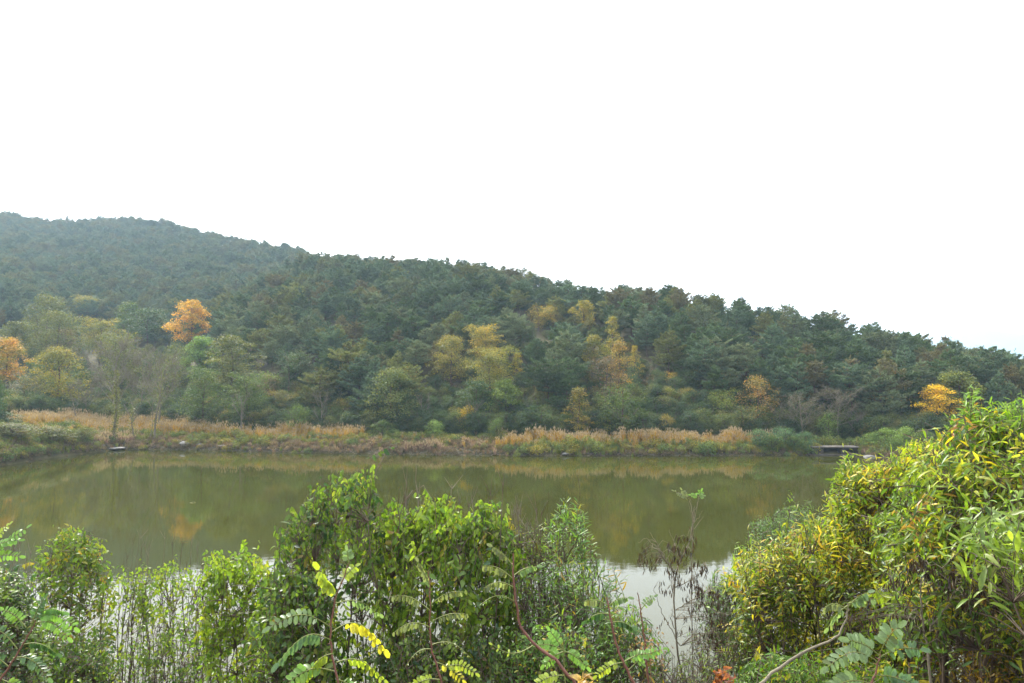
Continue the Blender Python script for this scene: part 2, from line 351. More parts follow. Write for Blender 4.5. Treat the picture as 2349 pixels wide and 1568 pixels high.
def make_broad(seed, H, R, npuff, nleaf, base=.22, size=.28, shape='round', jag=.4):
    r = np.random.default_rng(seed); tb = Buf(); cb = Buf()
    limbs(tb, r, H, R, 9, .2)
    for i in range(npuff):
        f = base + (1 - base) * (i + r.random()) / npuff
        if shape == 'round': prof = math.sin(math.pi * min(1, ((f - base) / (1 - base)) * .86 + .12)) ** .6
        elif shape == 'spire': prof = (1 - (f - base) / (1 - base)) ** .75 * .95 + .05
        else: prof = .55 + .45 * (f - base) / (1 - base) if f < .85 else .8
        az = i * 2.4 + r.normal(0, .5); rr = R * prof * r.uniform(.35, .95) if i % 4 else R * prof * r.uniform(0, .4)
        c = np.array([math.cos(az) * rr, math.sin(az) * rr, H * f * .93]); pr = R * r.uniform(.13, .40) * (1 if shape != 'spire' else .7)
        n = int(nleaf / npuff * (pr / (R * .28)) ** 2)
        d = unit(r.normal(0, 1, (n, 3))); d[:, 2] = np.where(d[:, 2] < -.2, -d[:, 2] * .6, d[:, 2]); d = unit(d)
        rad = pr * np.clip(r.normal(.86, .17, n), .15, 1.3)[:, None]
        pos = c + d * rad * (1, 1, .85) + r.normal(0, jag * .3, (n, 3))
        v = r.uniform(.85, 1.15) * r.uniform(.7, 1.35, n)[:, None] * np.ones((n, 3)); yb = r.random(n) < .12; v[yb] *= (1.5, 1.2, .8)
        V, T, C = cards(r, pos, size * r.uniform(.6, 1.35, n), d * .7 + np.array([0, 0, .5]), v, .7)
        cb.add(V, T, C)
    return tb.mesh('tree_trunk', [M_trunk]), cb.mesh('tree_crown', [M_leafC], False)
def make_bare(seed, H, R, nl=16, twigs=9, leaves=300):
    r = np.random.default_rng(seed); tb = Buf(); wb = Buf(); cb = Buf()
    tips = limbs(tb, r, H, R, nl, .22, .15, 4, 5)
    for q0, q1 in tips:
        ln = np.linalg.norm(q1 - q0)
        for j in range(twigs):
            s = r.uniform(.2, 1); a = q0 + (q1 - q0) * s; d = unit(unit(q1 - q0) * .8 + r.normal(0, .55, 3) + np.array([0, 0, .35])); b = a + d * r.uniform(.5, 1.2)
            tube(wb, [a, b], .018, .008, 3)
            for kk in range(3):
                c0 = a + (b - a) * r.uniform(.3, 1); c1 = c0 + unit(d + r.normal(0, .5, 3)) * r.uniform(.25, .6); tube(wb, [c0, c1], .011, .006, 3)
    if leaves:
        idx = r.integers(0, len(tips), leaves); s = r.uniform(0, 1.3, leaves)[:, None]
        pos = np.array([tips[i][0] for i in idx]) + np.array([tips[i][1] - tips[i][0] for i in idx]) * s + r.normal(0, .35, (leaves, 3))
        V, T, C = cards(r, pos, r.uniform(.1, .22, leaves), np.tile([0, 0, .6], (leaves, 1)), r.uniform(.7, 1.3, (leaves, 1)) * np.ones((leaves, 3)), .9); cb.add(V, T, C)
    else: cb.add(np.zeros((3, 3)), [[0, 1, 2]])
    return tb.mesh('bare_trunk', [M_gray]), wb.mesh('bare_twigs', [M_gray]), cb.mesh('bare_leaves', [M_leafC], False)

PINES = [(11.5, make_pine(1, 11.5, 3.9, .28, .12, 11, 125, .07, 1.5)), (10, make_pine(2, 10, 3.6, .3, .12, 10, 120, .04, 1.3)), (12.5, make_pine(3, 12.5, 4.3, .4, .1, 9, 150, .1, 2.4)),
         (9, make_pine(4, 9, 3.7, .16, .13, 10, 115, .04, 1.5)), (11, make_pine(5, 11, 3.2, .26, .12, 11, 110, .12, 1.0)), (10.5, make_pine(6, 10.5, 4.6, .42, .1, 8, 170, .06, 2.8)), (12, make_pine(8, 12, 3.6, .22, .12, 13, 110, .03, .9)), (8.5, make_pine(9, 8.5, 3.9, .2, .12, 9, 125, .08, 2.0))]
BROADS = {'round': [(10, 3.6, make_broad(11, 10, 3.6, 46, 6500)), (9, 3.8, make_broad(12, 9, 3.8, 40, 6500, .15)), (10, 3.2, make_broad(13, 10, 3.2, 52, 6000, .2, .22))],
          'layered': [(9.5, 3.9, make_broad(14, 9.5, 3.9, 70, 8000, .2, .2, 'round', .2)), (10, 3.8, make_broad(15, 10, 3.8, 84, 8500, .25, .2, 'wide', .15))],
          'spire': [(11, 2.8, make_broad(16, 11, 2.8, 60, 5200, .12, .22, 'spire', .5))],
          'ragged': [(9, 3.2, make_broad(17, 9, 3.2, 60, 3600, .1, .22, 'round', .9)), (10, 3.0, make_broad(18, 10, 3.0, 54, 3000, .15, .2, 'wide', 1.1))],
          'sprawl': [(4, 2.2, make_broad(19, 4, 2.2, 34, 3200, .05, .17, 'round', .35)), (3.6, 2.4, make_broad(20, 3.6, 2.4, 30, 3000, .03, .17, 'round', .5))]}
BARES = [(12, 4.0, make_bare(31, 12, 4.0, 18, 6, 700)), (10, 3.2, make_bare(32, 10, 3.2, 15, 5, 1100)), (5, 2.0, make_bare(33, 5, 2.0, 7, 2, 60))]

# ------------------------------------------------------------------ feature trees across the pond
def ground_pt(u, Y):
    x = (u - 1174.5) / F * Y * 1.004; return x, float(z_at(x, Y))
fm_cache = {}
def fol_mat(c1, c2):
    c1 = tuple(min(.8, q * m) for q, m in zip(c1, (1.25, 1.28, 1.1))); c2 = tuple(min(.8, q * m) for q, m in zip(c2, (1.2, 1.25, 1.1))); k = (c1, c2)
    if k not in fm_cache: fm_cache[k] = leafy('crown_leaves', 'COL', c1, c2, trans=.3, rough=.6, spec=.2, nscale=.45)
    return fm_cache[k]
OR = ((.40, .215, .035), (.35, .22, .035)); YE = ((.30, .21, .03), (.20, .17, .035)); OLY = ((.19, .16, .03), (.11, .12, .03)); OLV = ((.11, .115, .035), (.08, .095, .035))
GR = ((.06, .095, .03), (.085, .11, .03)); LG = ((.13, .19, .05), (.10, .16, .045)); DG = ((.035, .065, .028), (.05, .08, .03)); BR = ((.15, .10, .06), (.12, .105, .045))
RB = ((.14, .09, .065), (.10, .08, .055)); GY = ((.11, .105, .07), (.12, .115, .06)); YG = ((.17, .185, .03), (.11, .14, .03)); ORB = ((.26, .15, .05), (.16, .13, .04)); BG = ((.06, .11, .065), (.075, .115, .055))
FEATS = []
LAND = []           # (u, v, short name)
tree_n = 0
def feature(u, vt, w, Y, kind, colr, name, label, cat='tree', group=None, short=None, vi=None, minh=None, fix=False):
    global tree_n; tree_n += 1
    def hw(Y):
        x, z = ground_pt(u, Y); return P(u, vt, Y).z - z, w / F * Y
    if kind != 'sprawl' and w > 30 and not fix:
        h_, w_ = hw(Y)
        want = {'spire': 1.7, 'bare': 1.5}.get(kind, 1.15)
        if not .8 * want < h_ / w_ < 1.45 * want:
            ok = [y for y in np.arange(104, 260, 1.5) if hw(y)[0] > 1.5]
            if ok: Y = float(min(ok, key=lambda y: abs(math.log(hw(y)[0] / hw(y)[1] / want)) + abs(y - Y) * .002))
    x, z = ground_pt(u, Y); top = P(u, vt, Y); H = max(top.z - z, minh or 1.2); W = w / F * Y
    FEATS.append((u, vt, w, Y, H / Y * F))
    r = empty(name, (x, Y, z)); tag(r, label, cat, group); rz = tree_n * 1.7; r.rotation_euler = (0, 0, rz)
    if kind == 'bare':
        h0, r0, ms = BARES[vi if vi is not None else tree_n % 2]
        sx = W / 2 / r0; sz = H / h0; r.scale = (sx, sx, sz)
        link('trunk', ms[0], r); tag(link('twigs', ms[1], r), kind='stuff')
        if colr:
            c = link('foliage', ms[2], r); c.material_slots[0].link = 'OBJECT'; c.material_slots[0].material = fol_mat(*colr)
    else:
        lst = BROADS[kind]; h0, r0, ms = lst[(vi if vi is not None else tree_n) % len(lst)]
        sx = W / 2 / r0 / .95; sz = H / h0; r.scale = (sx, sx, sz)
        link('trunk', ms[0], r); c = link('crown', ms[1], r)
        c.material_slots[0].link = 'OBJECT'; c.material_slots[0].material = fol_mat(*colr)
    if short: LAND.append((u, vt + 25, short, Y))
    return r
A = feature
# valley on the left
A(440, 686, 96, 200, 'round', OR, 'maple_tree', 'bright orange round-topped tree standing alone before the hazy pine slope', short='bright orange tree')
A(449, 733, 52, 172, 'round', LG, 'broadleaf_tree', 'small light-green tree right below the bright orange tree')
A(22, 777, 105, 142, 'round', ((.34, .18, .03), (.20, .17, .03)), 'broadleaf_tree', 'orange-topped yellow tree at the left edge of the wood', short='orange-topped tree at the left edge')
A(139, 798, 140, 124, 'layered', OLY, 'oak_tree', 'broad yellow-olive oak with a grey thinning lower crown above the tan reeds', short='broad yellow-olive oak')
A(150, 752, 76, 152, 'round', BR, 'broadleaf_tree', 'brownish round tree behind the broad yellow-olive oak')
A(268, 770, 130, 126, 'bare', GY, 'broadleaf_tree', 'tall grey nearly leafless tree with a fine twiggy crown in the valley', short='tall grey leafless tree', vi=0)
A(285, 762, 125, 150, 'layered', OLV, 'broadleaf_tree', 'olive-brown broad crown rising behind the grey leafless tree')
A(372, 805, 110, 116, 'bare', OLV, 'broadleaf_tree', 'grey-green thin-crowned tree with a forked trunk in the tan reeds', vi=1)
A(330, 815, 95, 128, 'bare', GY, 'broadleaf_tree', 'hazy grey twiggy tree between the leafless tree and the forked one', vi=1)
A(462, 770, 92, 152, 'round', LG, 'broadleaf_tree', 'light green tree under the bright orange tree', short='light green tree')
A(535, 766, 125, 142, 'round', OLV, 'broadleaf_tree', 'yellow-green broad tree right of the light green tree', short='yellow-green valley tree')
A(472, 846, 122, 118, 'layered', GR, 'broadleaf_tree', 'low spreading green tree at the reed edge, left one of two')
A(572, 851, 112, 116, 'layered', GR, 'broadleaf_tree', 'low spreading green tree at the reed edge, right one of two', short='low spreading green tree')
A(405, 790, 85, 148, 'ragged', OLV, 'broadleaf_tree', 'olive ragged tree left of the light green tree')
A(232, 727, 100, 185, 'layered', OLY, 'broadleaf_tree', 'long flat-topped golden-olive tree above the grey leafless tree', short='golden-olive valley tree')
A(135, 716, 120, 195, 'layered', OLV, 'broadleaf_tree', 'wide olive tree left of the golden-olive one in the valley')
A(340, 704, 95, 205, 'round', DG, 'broadleaf_tree', 'dark green rounded tree left of the bright orange tree')
A(297, 696, 76, 215, 'round', GR, 'broadleaf_tree', 'mid-green domed tree touching the dark green rounded tree')
A(241, 706, 34, 192, 'round', LG, 'broadleaf_tree', 'tiny bright green tree beside the green dome in the valley')
A(110, 680, 120, 240, 'layered', OLV, 'broadleaf_tree', 'faded olive tree high in the valley, farthest broad crown on the left', short='faded olive tree')
A(192, 676, 66, 245, 'layered', OLY, 'broadleaf_tree', 'faded yellowish tree just right of the farthest olive crown')
A(40, 735, 90, 180, 'round', OLV, 'broadleaf_tree', 'dull green tree above the orange-topped tree')
A(65, 850, 90, 122, 'ragged', GY, 'broadleaf_tree', 'thin greyish-olive tree between the orange-topped tree and the oak')
A(-5, 885, 66, 98, 'sprawl', DG, 'broadleaf_tree', 'dark green bushy tree at the left edge above the bank')
A(205, 868, 80, 122, 'bare', GY, 'broadleaf_tree', 'small grey twiggy tree right of the broad oak', vi=1)
A(615, 858, 60, 114, 'ragged', RB, 'broadleaf_tree', 'reddish-brown thin tree right of the low spreading green trees')
A(665, 800, 0.1 + 80, 128, 'ragged', DG, 'broadleaf_tree', 'dark green loose tree right of the reddish-brown thin tree')
# middle
A(900, 846, 128, 114, 'layered', ((.12, .135, .05), (.08, .105, .04)), 'oak_tree', 'round pale green oak standing at the foot of the middle slope', short='pale green oak', vi=0)
A(1113, 743, 100, 150, 'layered', ((.26, .19, .035), (.17, .15, .035)), 'oak_tree', 'golden-yellow domed oak highest of the yellow cluster mid slope', short='golden-yellow oak')
A(1035, 771, 105, 142, 'layered', ((.20, .165, .04), (.13, .13, .04)), 'oak_tree', 'yellow-olive oak left of the golden-yellow dome', short='yellow-olive oak')
A(1125, 792, 125, 134, 'layered', ((.19, .165, .035), (.11, .12, .035)), 'oak_tree', 'large yellow-green oak right below the golden-yellow dome')
A(1095, 870, 100, 122, 'round', DG, 'broadleaf_tree', 'dark green tree in the shade under the yellow-green oak')
A(1186, 806, 46, 126, 'spire', ((.29, .22, .03), (.19, .19, .035)), 'broadleaf_tree', 'narrow bright yellow column-shaped tree beside the yellow-green oak', short='narrow yellow tree')
A(1160, 868, 92, 120, 'round', ((.12, .16, .035), (.09, .125, .03)), 'broadleaf_tree', 'yellow-green tree at the foot of the narrow yellow tree')
A(1235, 698, 56, 168, 'ragged', ((.28, .20, .04), (.2, .16, .04)), 'broadleaf_tree', 'yellow-orange tree high among pines, left one of a pair', short='upper yellow-orange tree')
A(1262, 702, 44, 170, 'ragged', ((.30, .21, .04), (.22, .18, .04)), 'broadleaf_tree', 'small orange-yellow tree touching the left one of the upper pair')
A(1340, 688, 66, 165, 'round', ((.25, .19, .03), (.16, .15, .03)), 'broadleaf_tree', 'yellow round-topped tree high among pines, right one of a pair', short='upper round yellow tree')
A(1406, 722, 62, 152, 'spire', ((.23, .185, .035), (.15, .145, .035)), 'broadleaf_tree', 'pointed yellow-olive tree above the orange-tinged cluster', short='pointed yellow tree')
A(1362, 770, 70, 142, 'round', OLY, 'broadleaf_tree', 'olive-yellow tree left in the orange-tinged cluster')
A(1418, 775, 86, 138, 'spire', ((.28, .17, .05), (.18, .145, .04)), 'broadleaf_tree', 'orange-tinged tree with a brown centre amid the cluster', short='orange-tinged tree')
A(1455, 790, 48, 140, 'spire', ((.28, .20, .03), (.18, .16, .03)), 'broadleaf_tree', 'slim golden tree on the right flank of the orange-tinged tree')
A(1392, 818, 100, 128, 'ragged', RB, 'broadleaf_tree', 'brownish-pink thin tree below the orange-tinged tree', short='brownish-pink tree')
A(1425, 872, 120, 118, 'ragged', GR, 'broadleaf_tree', 'green tree with reddish shoots below the brownish-pink tree')
A(1325, 884, 92, 114, 'spire', ((.20, .145, .03), (.13, .12, .03)), 'broadleaf_tree', 'bronze-yellow feathery small tree near the reeds', short='bronze feathery tree')
A(1536, 851, 34, 130, 'ragged', ((.36, .23, .03), (.24, .18, .03)), 'broadleaf_tree', 'tiny vivid yellow tree among dark pines', short='tiny vivid yellow tree')
A(1531, 888, 46, 124, 'ragged', OLY, 'broadleaf_tree', 'thin olive tree directly under the tiny vivid yellow one')
A(1662, 890, 72, 117, 'ragged', YG, 'broadleaf_tree', 'yellow-green bushy tree left of the rust-topped tree', short='yellow-green bushy tree')
A(1733, 864, 98, 118, 'ragged', ORB, 'broadleaf_tree', 'rust-topped yellowish tree at the foot of the right slope', short='rust-topped tree')
A(1700, 925, 90, 110, 'ragged', OLV, 'broadleaf_tree', 'low olive tree filling the gap under the rust-topped tree')
A(805, 910, 46, 110, 'ragged', YG, 'broadleaf_tree', 'small yellow-green tree left of the pale green oak')
A(1072, 938, 62, 107, 'sprawl', YE, 'shrub', 'orange-yellow low bush in the dark wood edge', 'shrub')
A(1386, 958, 50, 105, 'sprawl', ((.22, .2, .03), (.15, .16, .03)), 'shrub', 'yellow low bush behind the tan reeds', 'shrub')
A(690, 935, 60, 108, 'sprawl', GR, 'shrub', 'dark green round bush behind the reeds near the reddish-brown tree', 'shrub')
A(1010, 945, 60, 106, 'ragged', DG, 'broadleaf_tree', 'dark green small tree right of the pale green oak')
A(1240, 925, 80, 110, 'ragged', DG, 'broadleaf_tree', 'dull green small tree left of the bronze feathery tree')
A(1300, 950, 70, 107, 'sprawl', GR, 'shrub', 'green bush directly below the bronze feathery tree', 'shrub')
A(1465, 925, 90, 110, 'sprawl', DG, 'shrub', 'dark bush behind the reeds below the reddish-shoot tree', 'shrub')
A(1600, 940, 70, 108, 'sprawl', OLV, 'shrub', 'olive bush under the blue-green pine by the reeds', 'shrub')
# right
A(1833, 905, 110, 106, 'bare', GY, 'broadleaf_tree', 'grey leafless small tree at the shore, left one of two', short='grey shore tree', vi=1)
A(1915, 888, 130, 108, 'bare', GY, 'broadleaf_tree', 'grey leafless spreading tree at the shore, right one of two', short='grey spreading shore tree', vi=0)
A(1893, 942, 48, 102, 'ragged', LG, 'broadleaf_tree', 'slender light green young tree above the concrete slab')
A(2146, 880, 96, 103, 'round', ((.55, .38, .02), (.5, .31, .02)), 'broadleaf_tree', 'brilliant orange-yellow round tree above the chestnut foliage', short='brilliant orange-yellow tree', fix=True)
A(2190, 928, 60, 105, 'ragged', ((.5, .33, .03), (.36, .26, .03)), 'broadleaf_tree', 'duller golden tree attached to the brilliant orange-yellow tree')
A(2192, 850, 110, 118, 'round', ((.13, .135, .03), (.08, .10, .03)), 'broadleaf_tree', 'olive-green tree above and right of the brilliant orange-yellow tree', short='olive tree on the right')
A(2060, 955, 90, 104, 'ragged', BR, 'broadleaf_tree', 'brown low tree left of the brilliant orange-yellow tree')
for i, (u, v, w, Y, c, l) in enumerate([(1738, 988, 60, 97.5, BG, 'left one of the three green bushes at the end of the reeds'), (1790, 985, 70, 97.8, BG, 'middle one of the three green bushes at the end of the reeds'),
        (1838, 994, 56, 98, BG, 'right one of the three green bushes beside the concrete slab'), (1765, 1012, 60, 96.6, GR, 'low green bush overhanging the water before the reed end'), (1815, 1014, 50, 96.9, GR, 'low green bush overhanging the water near the slab'),
        (1990, 1004, 50, 97, LG, 'low pale green bush behind the concrete slab'), (2020, 986, 64, 96, LG, 'feathery pale green bush right of the concrete slab'), (2066, 984, 62, 94, LG, 'feathery pale green bush half hidden by chestnut leaves'), (2110, 990, 60, 92, GR, 'green bush on the shore behind the chestnut shoots'),
        (1000, 968, 46, 103, LG, 'pale green bush on the bank crest below the small dark tree'), (880, 968, 60, 104, GR, 'leafy green bush under the pale green oak'), (1140, 965, 50, 102, GR, 'green bush below the yellow-green tree on the bank'), (40, 1002, 110, 90, ((.055, .065, .02), (.09, .085, .03)), 'dark green mound of creepers on the left bank'), (130, 990, 90, 95, ((.07, .08, .02), (.05, .06, .02)), 'green creeper mound on the bank right of the dark one'), (15, 960, 80, 98, DG, 'dark bush above the creeper mounds on the left bank'), (200, 985, 60, 100, ((.07, .085, .02), (.1, .08, .03)), 'small creeper mound before the tan reeds')]):
    feature(u, v, w, Y, 'sprawl', c, 'shrub', l, 'shrub', 'bushes along the far bank', minh=2.0)
# saplings at the wood edge
for i, (u, v, w, Y, l) in enumerate([(970, 912, 40, 108, 'pale bare sapling right of the pale green oak'), (740, 905, 46, 110, 'bare grey sapling behind the golden reeds'), (1090, 925, 44, 106, 'bare whitish sapling left of the yellow-green tree'), (1210, 918, 36, 106, 'bare sapling right of the yellow-green tree'), (1780, 930, 60, 106, 'bare twiggy sapling before the rust-topped tree'), (1960, 950, 50, 104, 'bare twiggy sapling behind the concrete slab'), (560, 905, 44, 110, 'bare sapling between the two spreading green trees')]):
    feature(u, v, w, Y, 'bare', None, 'sapling', l, 'sapling', 'bare saplings at the wood edge', vi=2)

# three ivy-clad / leaning trunks standing in the reeds
def ivy_trunk(u, vb, vt, Y, lean, label, ivy=400, r0=.16, fork=False):
    b = P(u, vb, Y); b.z = float(z_at(b.x, Y)); t_ = P(u + lean, vt, Y); r = empty('ivy_tree' if ivy else 'dead_tree', b); tag(r, label, 'tree')
    tb = Buf(); v = np.array(t_ - b); pts = np.array([v * s + np.array([.18 * math.sin(s * 7 + u), .1 * math.cos(s * 5), 0]) * (1 if s else 0) for s in np.linspace(0, 1, 9)]); pts[0, 2] = -.4
    tube(tb, pts, r0, r0 * .3, 7)
    link('trunk', tb.mesh('trunk', [M_gray]), r)
    for k in range(7 if ivy else 4):
        i = 4 + k % 4; lb = Buf(); a = pts[i]; d = np.array([(-1) ** k * (.9 + .3 * (k % 3)), .4 * ((k % 2) - .5), 1.6 + .2 * k]) * (1 if ivy else .7); tube(lb, [a, a + d * .5 + (.08, 0, 0), a + d], r0 * .4, r0 * .1, 4)
        for q in range(5): s0 = a + d * (.4 + .12 * q); tube(lb, [s0, s0 + np.array([(-1) ** q * .5, .2, .6])], .02, .01, 3)
        link('limb', lb.mesh('limb', [M_gray]), r)
    if ivy:
        rr = np.random.default_rng(int(u)); s = rr.beta(1.2, 1.3, ivy); pos = np.stack([np.interp(s, np.linspace(0, 1, 9), pts[:, k]) for k in range(3)], 1); d = unit(rr.normal(0, 1, (ivy, 3)) * (1, 1, .3))
        pos = pos + d * (rr.uniform(.15, .75, ivy) * (1.1 - .5 * s))[:, None]
        V, T, C = cards(rr, pos, rr.uniform(.12, .28, ivy), d, rr.uniform(.6, 1.5, (ivy, 1)) * np.array([.11, .115, .03]), .7)
        cb = Buf(); cb.add(V, T, C); tag(link('ivy', cb.mesh('ivy', [M_leafC], False), r), kind='stuff')
ivy_trunk(262, 1000, 850, 106, 8, 'tall ivy-wrapped trunk standing in the tan reeds', 1500, .2)
ivy_trunk(302, 988, 935, 107, 6, 'short ivy-covered stump pole right of the tall ivy trunk', 350, .12)
ivy_trunk(355, 985, 838, 107, 18, 'grey forked trunk rising from the reeds with a few yellow ivy leaves', 450, .17)
ivy_trunk(345, 965, 900, 108, 12, 'thin leaning stem beside the grey forked trunk', 60, .07)
ivy_trunk(190, 962, 925, 112, -26, 'pale dead trunk leaning left over the tan reeds', 0, .11)

# ------------------------------------------------------------------ pines
def pine_sites():
    S = []; r = np.random.default_rng(5)
    step = 4.7
    for gy in np.arange(96, 316, step):
        for gx in np.arange(-240, 260, step):
            x = gx + r.uniform(-.48, .48) * step; y = gy + r.uniform(-.48, .48) * step
            u = 1174.5 + F * x / y
            if u < -110 or u > 2460: continue
            ys = np.interp(u, *SH); foot = ys + np.interp(u, *FO)
            if y < foot - 1: continue
            if u < 430 and y < 215 - 0.02 * u: 
                if r.random() < .88: continue
            if 430 <= u < 620 and y < 165 and r.random() < .7: continue
            if y > np.interp(u, *AC) + 26 and u > 640: continue
            S.append((x, y, u))
    return S
sites = pine_sites()
feat_u = [(a, b, n, Y) for a, b, n, Y in LAND]
cand = []
FEAT = [(o.location.x, o.location.y, max(1.2, o.scale.x * 3.0)) for o in bpy.data.objects if o.get('category') == 'tree']
FX = np.array(FEAT); FILL = []
r = np.random.default_rng(17)
for (x, y, u) in sites:
    dd = np.hypot(FX[:, 0] - x, (FX[:, 1] - y)); near = dd < FX[:, 2] * .8
    if near.any(): continue
    zz = float(z_at(x, y)); pu, pv, _ = proj((x, y, zz + 7.5)); hp = 3.4 / y * F
    if any(fy > y - 3 and abs(fu - pu) < fw * .42 + hp * .75 and pv < fv + fh * .85 and pv > fv - 60 for fu, fv, fw, fy, fh in FEATS if fw > 30): FILL.append((x, y, zz)); continue
    z = float(z_at(x, y)); ps = int(r.integers(0, len(PINES))); hgt = r.uniform(.72, 1.05) * (8.6 if y > 125 else 10.0)
    if y > np.interp(u, *AC) - 20: hgt = r.uniform(6.2, 8.8)
    cand.append([x, y, z, ps, hgt, u])
cand.sort(key=lambda c: c[1])
hor = np.full(300, 1000.0)     # visible strip of every tree, front to back
vis = []
for i, (x, y, z, ps, hgt, u) in enumerate(cand):
    uu, vt, _ = proj((x, y, z + hgt)); _, vb, _ = proj((x, y, z)); wpx = hgt * .26 / y * F
    a, b = int((uu - wpx) / 10) + 20, int((uu + wpx) / 10) + 21; a, b = max(a, 0), min(b, 299)
    if b <= a: vis.append(0); continue
    seen = np.clip(hor[a:b] - vt, 0, vb - vt).sum() * 10 if -20 < uu < 2370 else 0
    hor[a:b] = np.minimum(hor[a:b], vt + 12); vis.append(seen)
order = np.argsort(-np.array(vis)); solo = set(int(i) for i in order[:285] if vis[i] > 0)
tones = [('dark green', (.09, .14, .055)), ('blue-green', (.12, .18, .10)), ('grey-green', (.165, .205, .105)), ('olive-green', (.195, .215, .07)), ('brownish green', (.18, .165, .075))]
LM = [(-1, 0, 'left of')]
used = {}; pine_objs = []
ORD = ['nearest', 'second', 'third', 'fourth', 'fifth', 'sixth', 'seventh', 'eighth', 'ninth', 'tenth', 'eleventh', 'twelfth', 'thirteenth', 'fourteenth', 'fifteenth', 'sixteenth', 'seventeenth', 'eighteenth', 'nineteenth', 'twentieth', 'twenty-first', 'twenty-second', 'twenty-third', 'twenty-fourth', 'twenty-fifth', 'twenty-sixth', 'twenty-seventh', 'twenty-eighth', 'twenty-ninth', 'thirtieth']
def sector(du, dv):
    a = math.degrees(math.atan2(-dv, du)) % 360
    return ['directly right of', 'above and right of', 'straight above', 'above and left of', 'directly left of', 'below and left of', 'straight below', 'below and right of'][int(((a + 22.5) % 360) // 45)]
keyed = {}
for i in solo:
    x, y, z, ps, hgt, u = cand[i]; uu, vv, _ = proj((x, y, z + hgt * .8))
    best = min(LAND, key=lambda l: math.hypot(l[0] - uu, l[1] - vv)); du, dv = uu - best[0], vv - best[1]
    keyed.setdefault((best[2], sector(du, dv)), []).append((math.hypot(du, dv), i))
rr_ = np.random.default_rng(23)
for (nm, sec), lst in keyed.items():
    lst.sort()
    for k, (_, i) in enumerate(lst):
        x, y, z, ps, hgt, u = cand[i]
        ti = int(rr_.choice(5, p=[.3, .27, .2, .13, .1])); tn, tcg = tones[ti]
        h0, ms = PINES[ps]; o = empty('pine_tree', (x, y, z)); s = hgt / h0; o.scale = (s * rr_.uniform(.9, 1.2),) * 2 + (s,); o.rotation_euler = (rr_.normal(0, .03), rr_.normal(0, .03), rr_.uniform(0, 6.28))
        which = ORD[k] if k < len(ORD) else 'farthest'
        tag(o, f'{tn} pine, {which} pine {sec} the {nm}', 'tree', 'pines on the slope across the pond')
        link('trunk', ms[0], o); c = link('crown', ms[1], o); j = rr_.uniform(.72, 1.08); c.color = (tcg[0] * j, tcg[1] * j, tcg[2] * j, 1)

# ------------------------------------------------------------------ stuff by geometry nodes
def scatter(name, pts, rot, scl, idx, protos, label):
    pc = bpy.data.collections.new(name + '_kinds')
    for k, me in enumerate(protos):
        o = bpy.data.objects.new(f'{name}_{chr(97 + k)}', me); pc.objects.link(o)
    me = bpy.data.meshes.new(name); me.vertices.add(len(pts)); me.vertices.foreach_set('co', np.asarray(pts, np.float32).ravel())
    for nm, typ, d in (('rot', 'FLOAT_VECTOR', rot), ('scl', 'FLOAT_VECTOR', scl)):
        a = me.attributes.new(nm, typ, 'POINT'); a.data.foreach_set('vector', np.asarray(d, np.float32).ravel())
    a = me.attributes.new('idx', 'INT', 'POINT'); a.data.foreach_set('value', np.asarray(idx, np.int32))
    o = link(name, me); tag(o, label, kind='stuff')
    ng = bpy.data.node_groups.new(name, 'GeometryNodeTree'); ng.interface.new_socket('Geometry', in_out='INPUT', socket_type='NodeSocketGeometry'); ng.interface.new_socket('Geometry', in_out='OUTPUT', socket_type='NodeSocketGeometry')
    gi = ng.nodes.new('NodeGroupInput'); go = ng.nodes.new('NodeGroupOutput'); ci = ng.nodes.new('GeometryNodeCollectionInfo'); ip = ng.nodes.new('GeometryNodeInstanceOnPoints')
    ci.inputs['Collection'].default_value = pc; ci.inputs['Separate Children'].default_value = True; ci.inputs['Reset Children'].default_value = True
    def na(nm, dt):
        n = ng.nodes.new('GeometryNodeInputNamedAttribute'); n.data_type = dt; n.inputs['Name'].default_value = nm
        return n.outputs['Attribute']
    L = ng.links; L.new(gi.outputs[0], ip.inputs['Points']); L.new(ci.outputs[0], ip.inputs['Instance']); ip.inputs['Pick Instance'].default_value = True
    L.new(na('idx', 'INT'), ip.inputs['Instance Index'])
    er = ng.nodes.new('FunctionNodeEulerToRotation'); L.new(na('rot', 'FLOAT_VECTOR'), er.inputs[0]); L.new(er.outputs[0], ip.inputs['Rotation']); L.new(na('scl', 'FLOAT_VECTOR'), ip.inputs['Scale']); L.new(ip.outputs[0], go.inputs[0])
    o.modifiers.new('scatter', 'NODES').node_group = ng
    return o
M_pineR = leafy('wood_pine_needles', 'RAMP', trans=.2, rough=.6, spec=.2, tboost=(1.2, 1.2, .8), ramp=[(0, (.075, .12, .055)), (.35, (.11, .165, .095)), (.62, (.145, .185, .10)), (.85, (.16, .175, .075)), (1, (.15, .16, .075))])
def joined(pair, matl):
    """trunk and crown of a prototype as one mesh for the far wood"""
    ta, cb = pair[0], pair[-1]
    def arr(m):
        v = np.empty(len(m.vertices) * 3, np.float32); m.vertices.foreach_get('co', v); t_ = np.empty(len(m.loops), np.int32); m.loops.foreach_get('vertex_index', t_)
        c = np.empty(len(m.vertices) * 4, np.float32); m.color_attributes['Col'].data.foreach_get('color', c); return v.reshape(-1, 3), t_.reshape(-1, 3), c.reshape(-1, 4)[:, :3]
    va, taa, ca = arr(ta); vb, tb_, cb_ = arr(cb)
    return mesh_np('wood_tree', np.concatenate([va, vb]), np.concatenate([taa, tb_ + len(va)]), [ta.materials[0], matl], np.concatenate([ca, cb_]), False, [0] * len(taa) + [1] * len(tb_))
protoP = [joined(ms, M_pineR) for h, ms in PINES]
pp, ro, sc_, ix = [], [], [], []
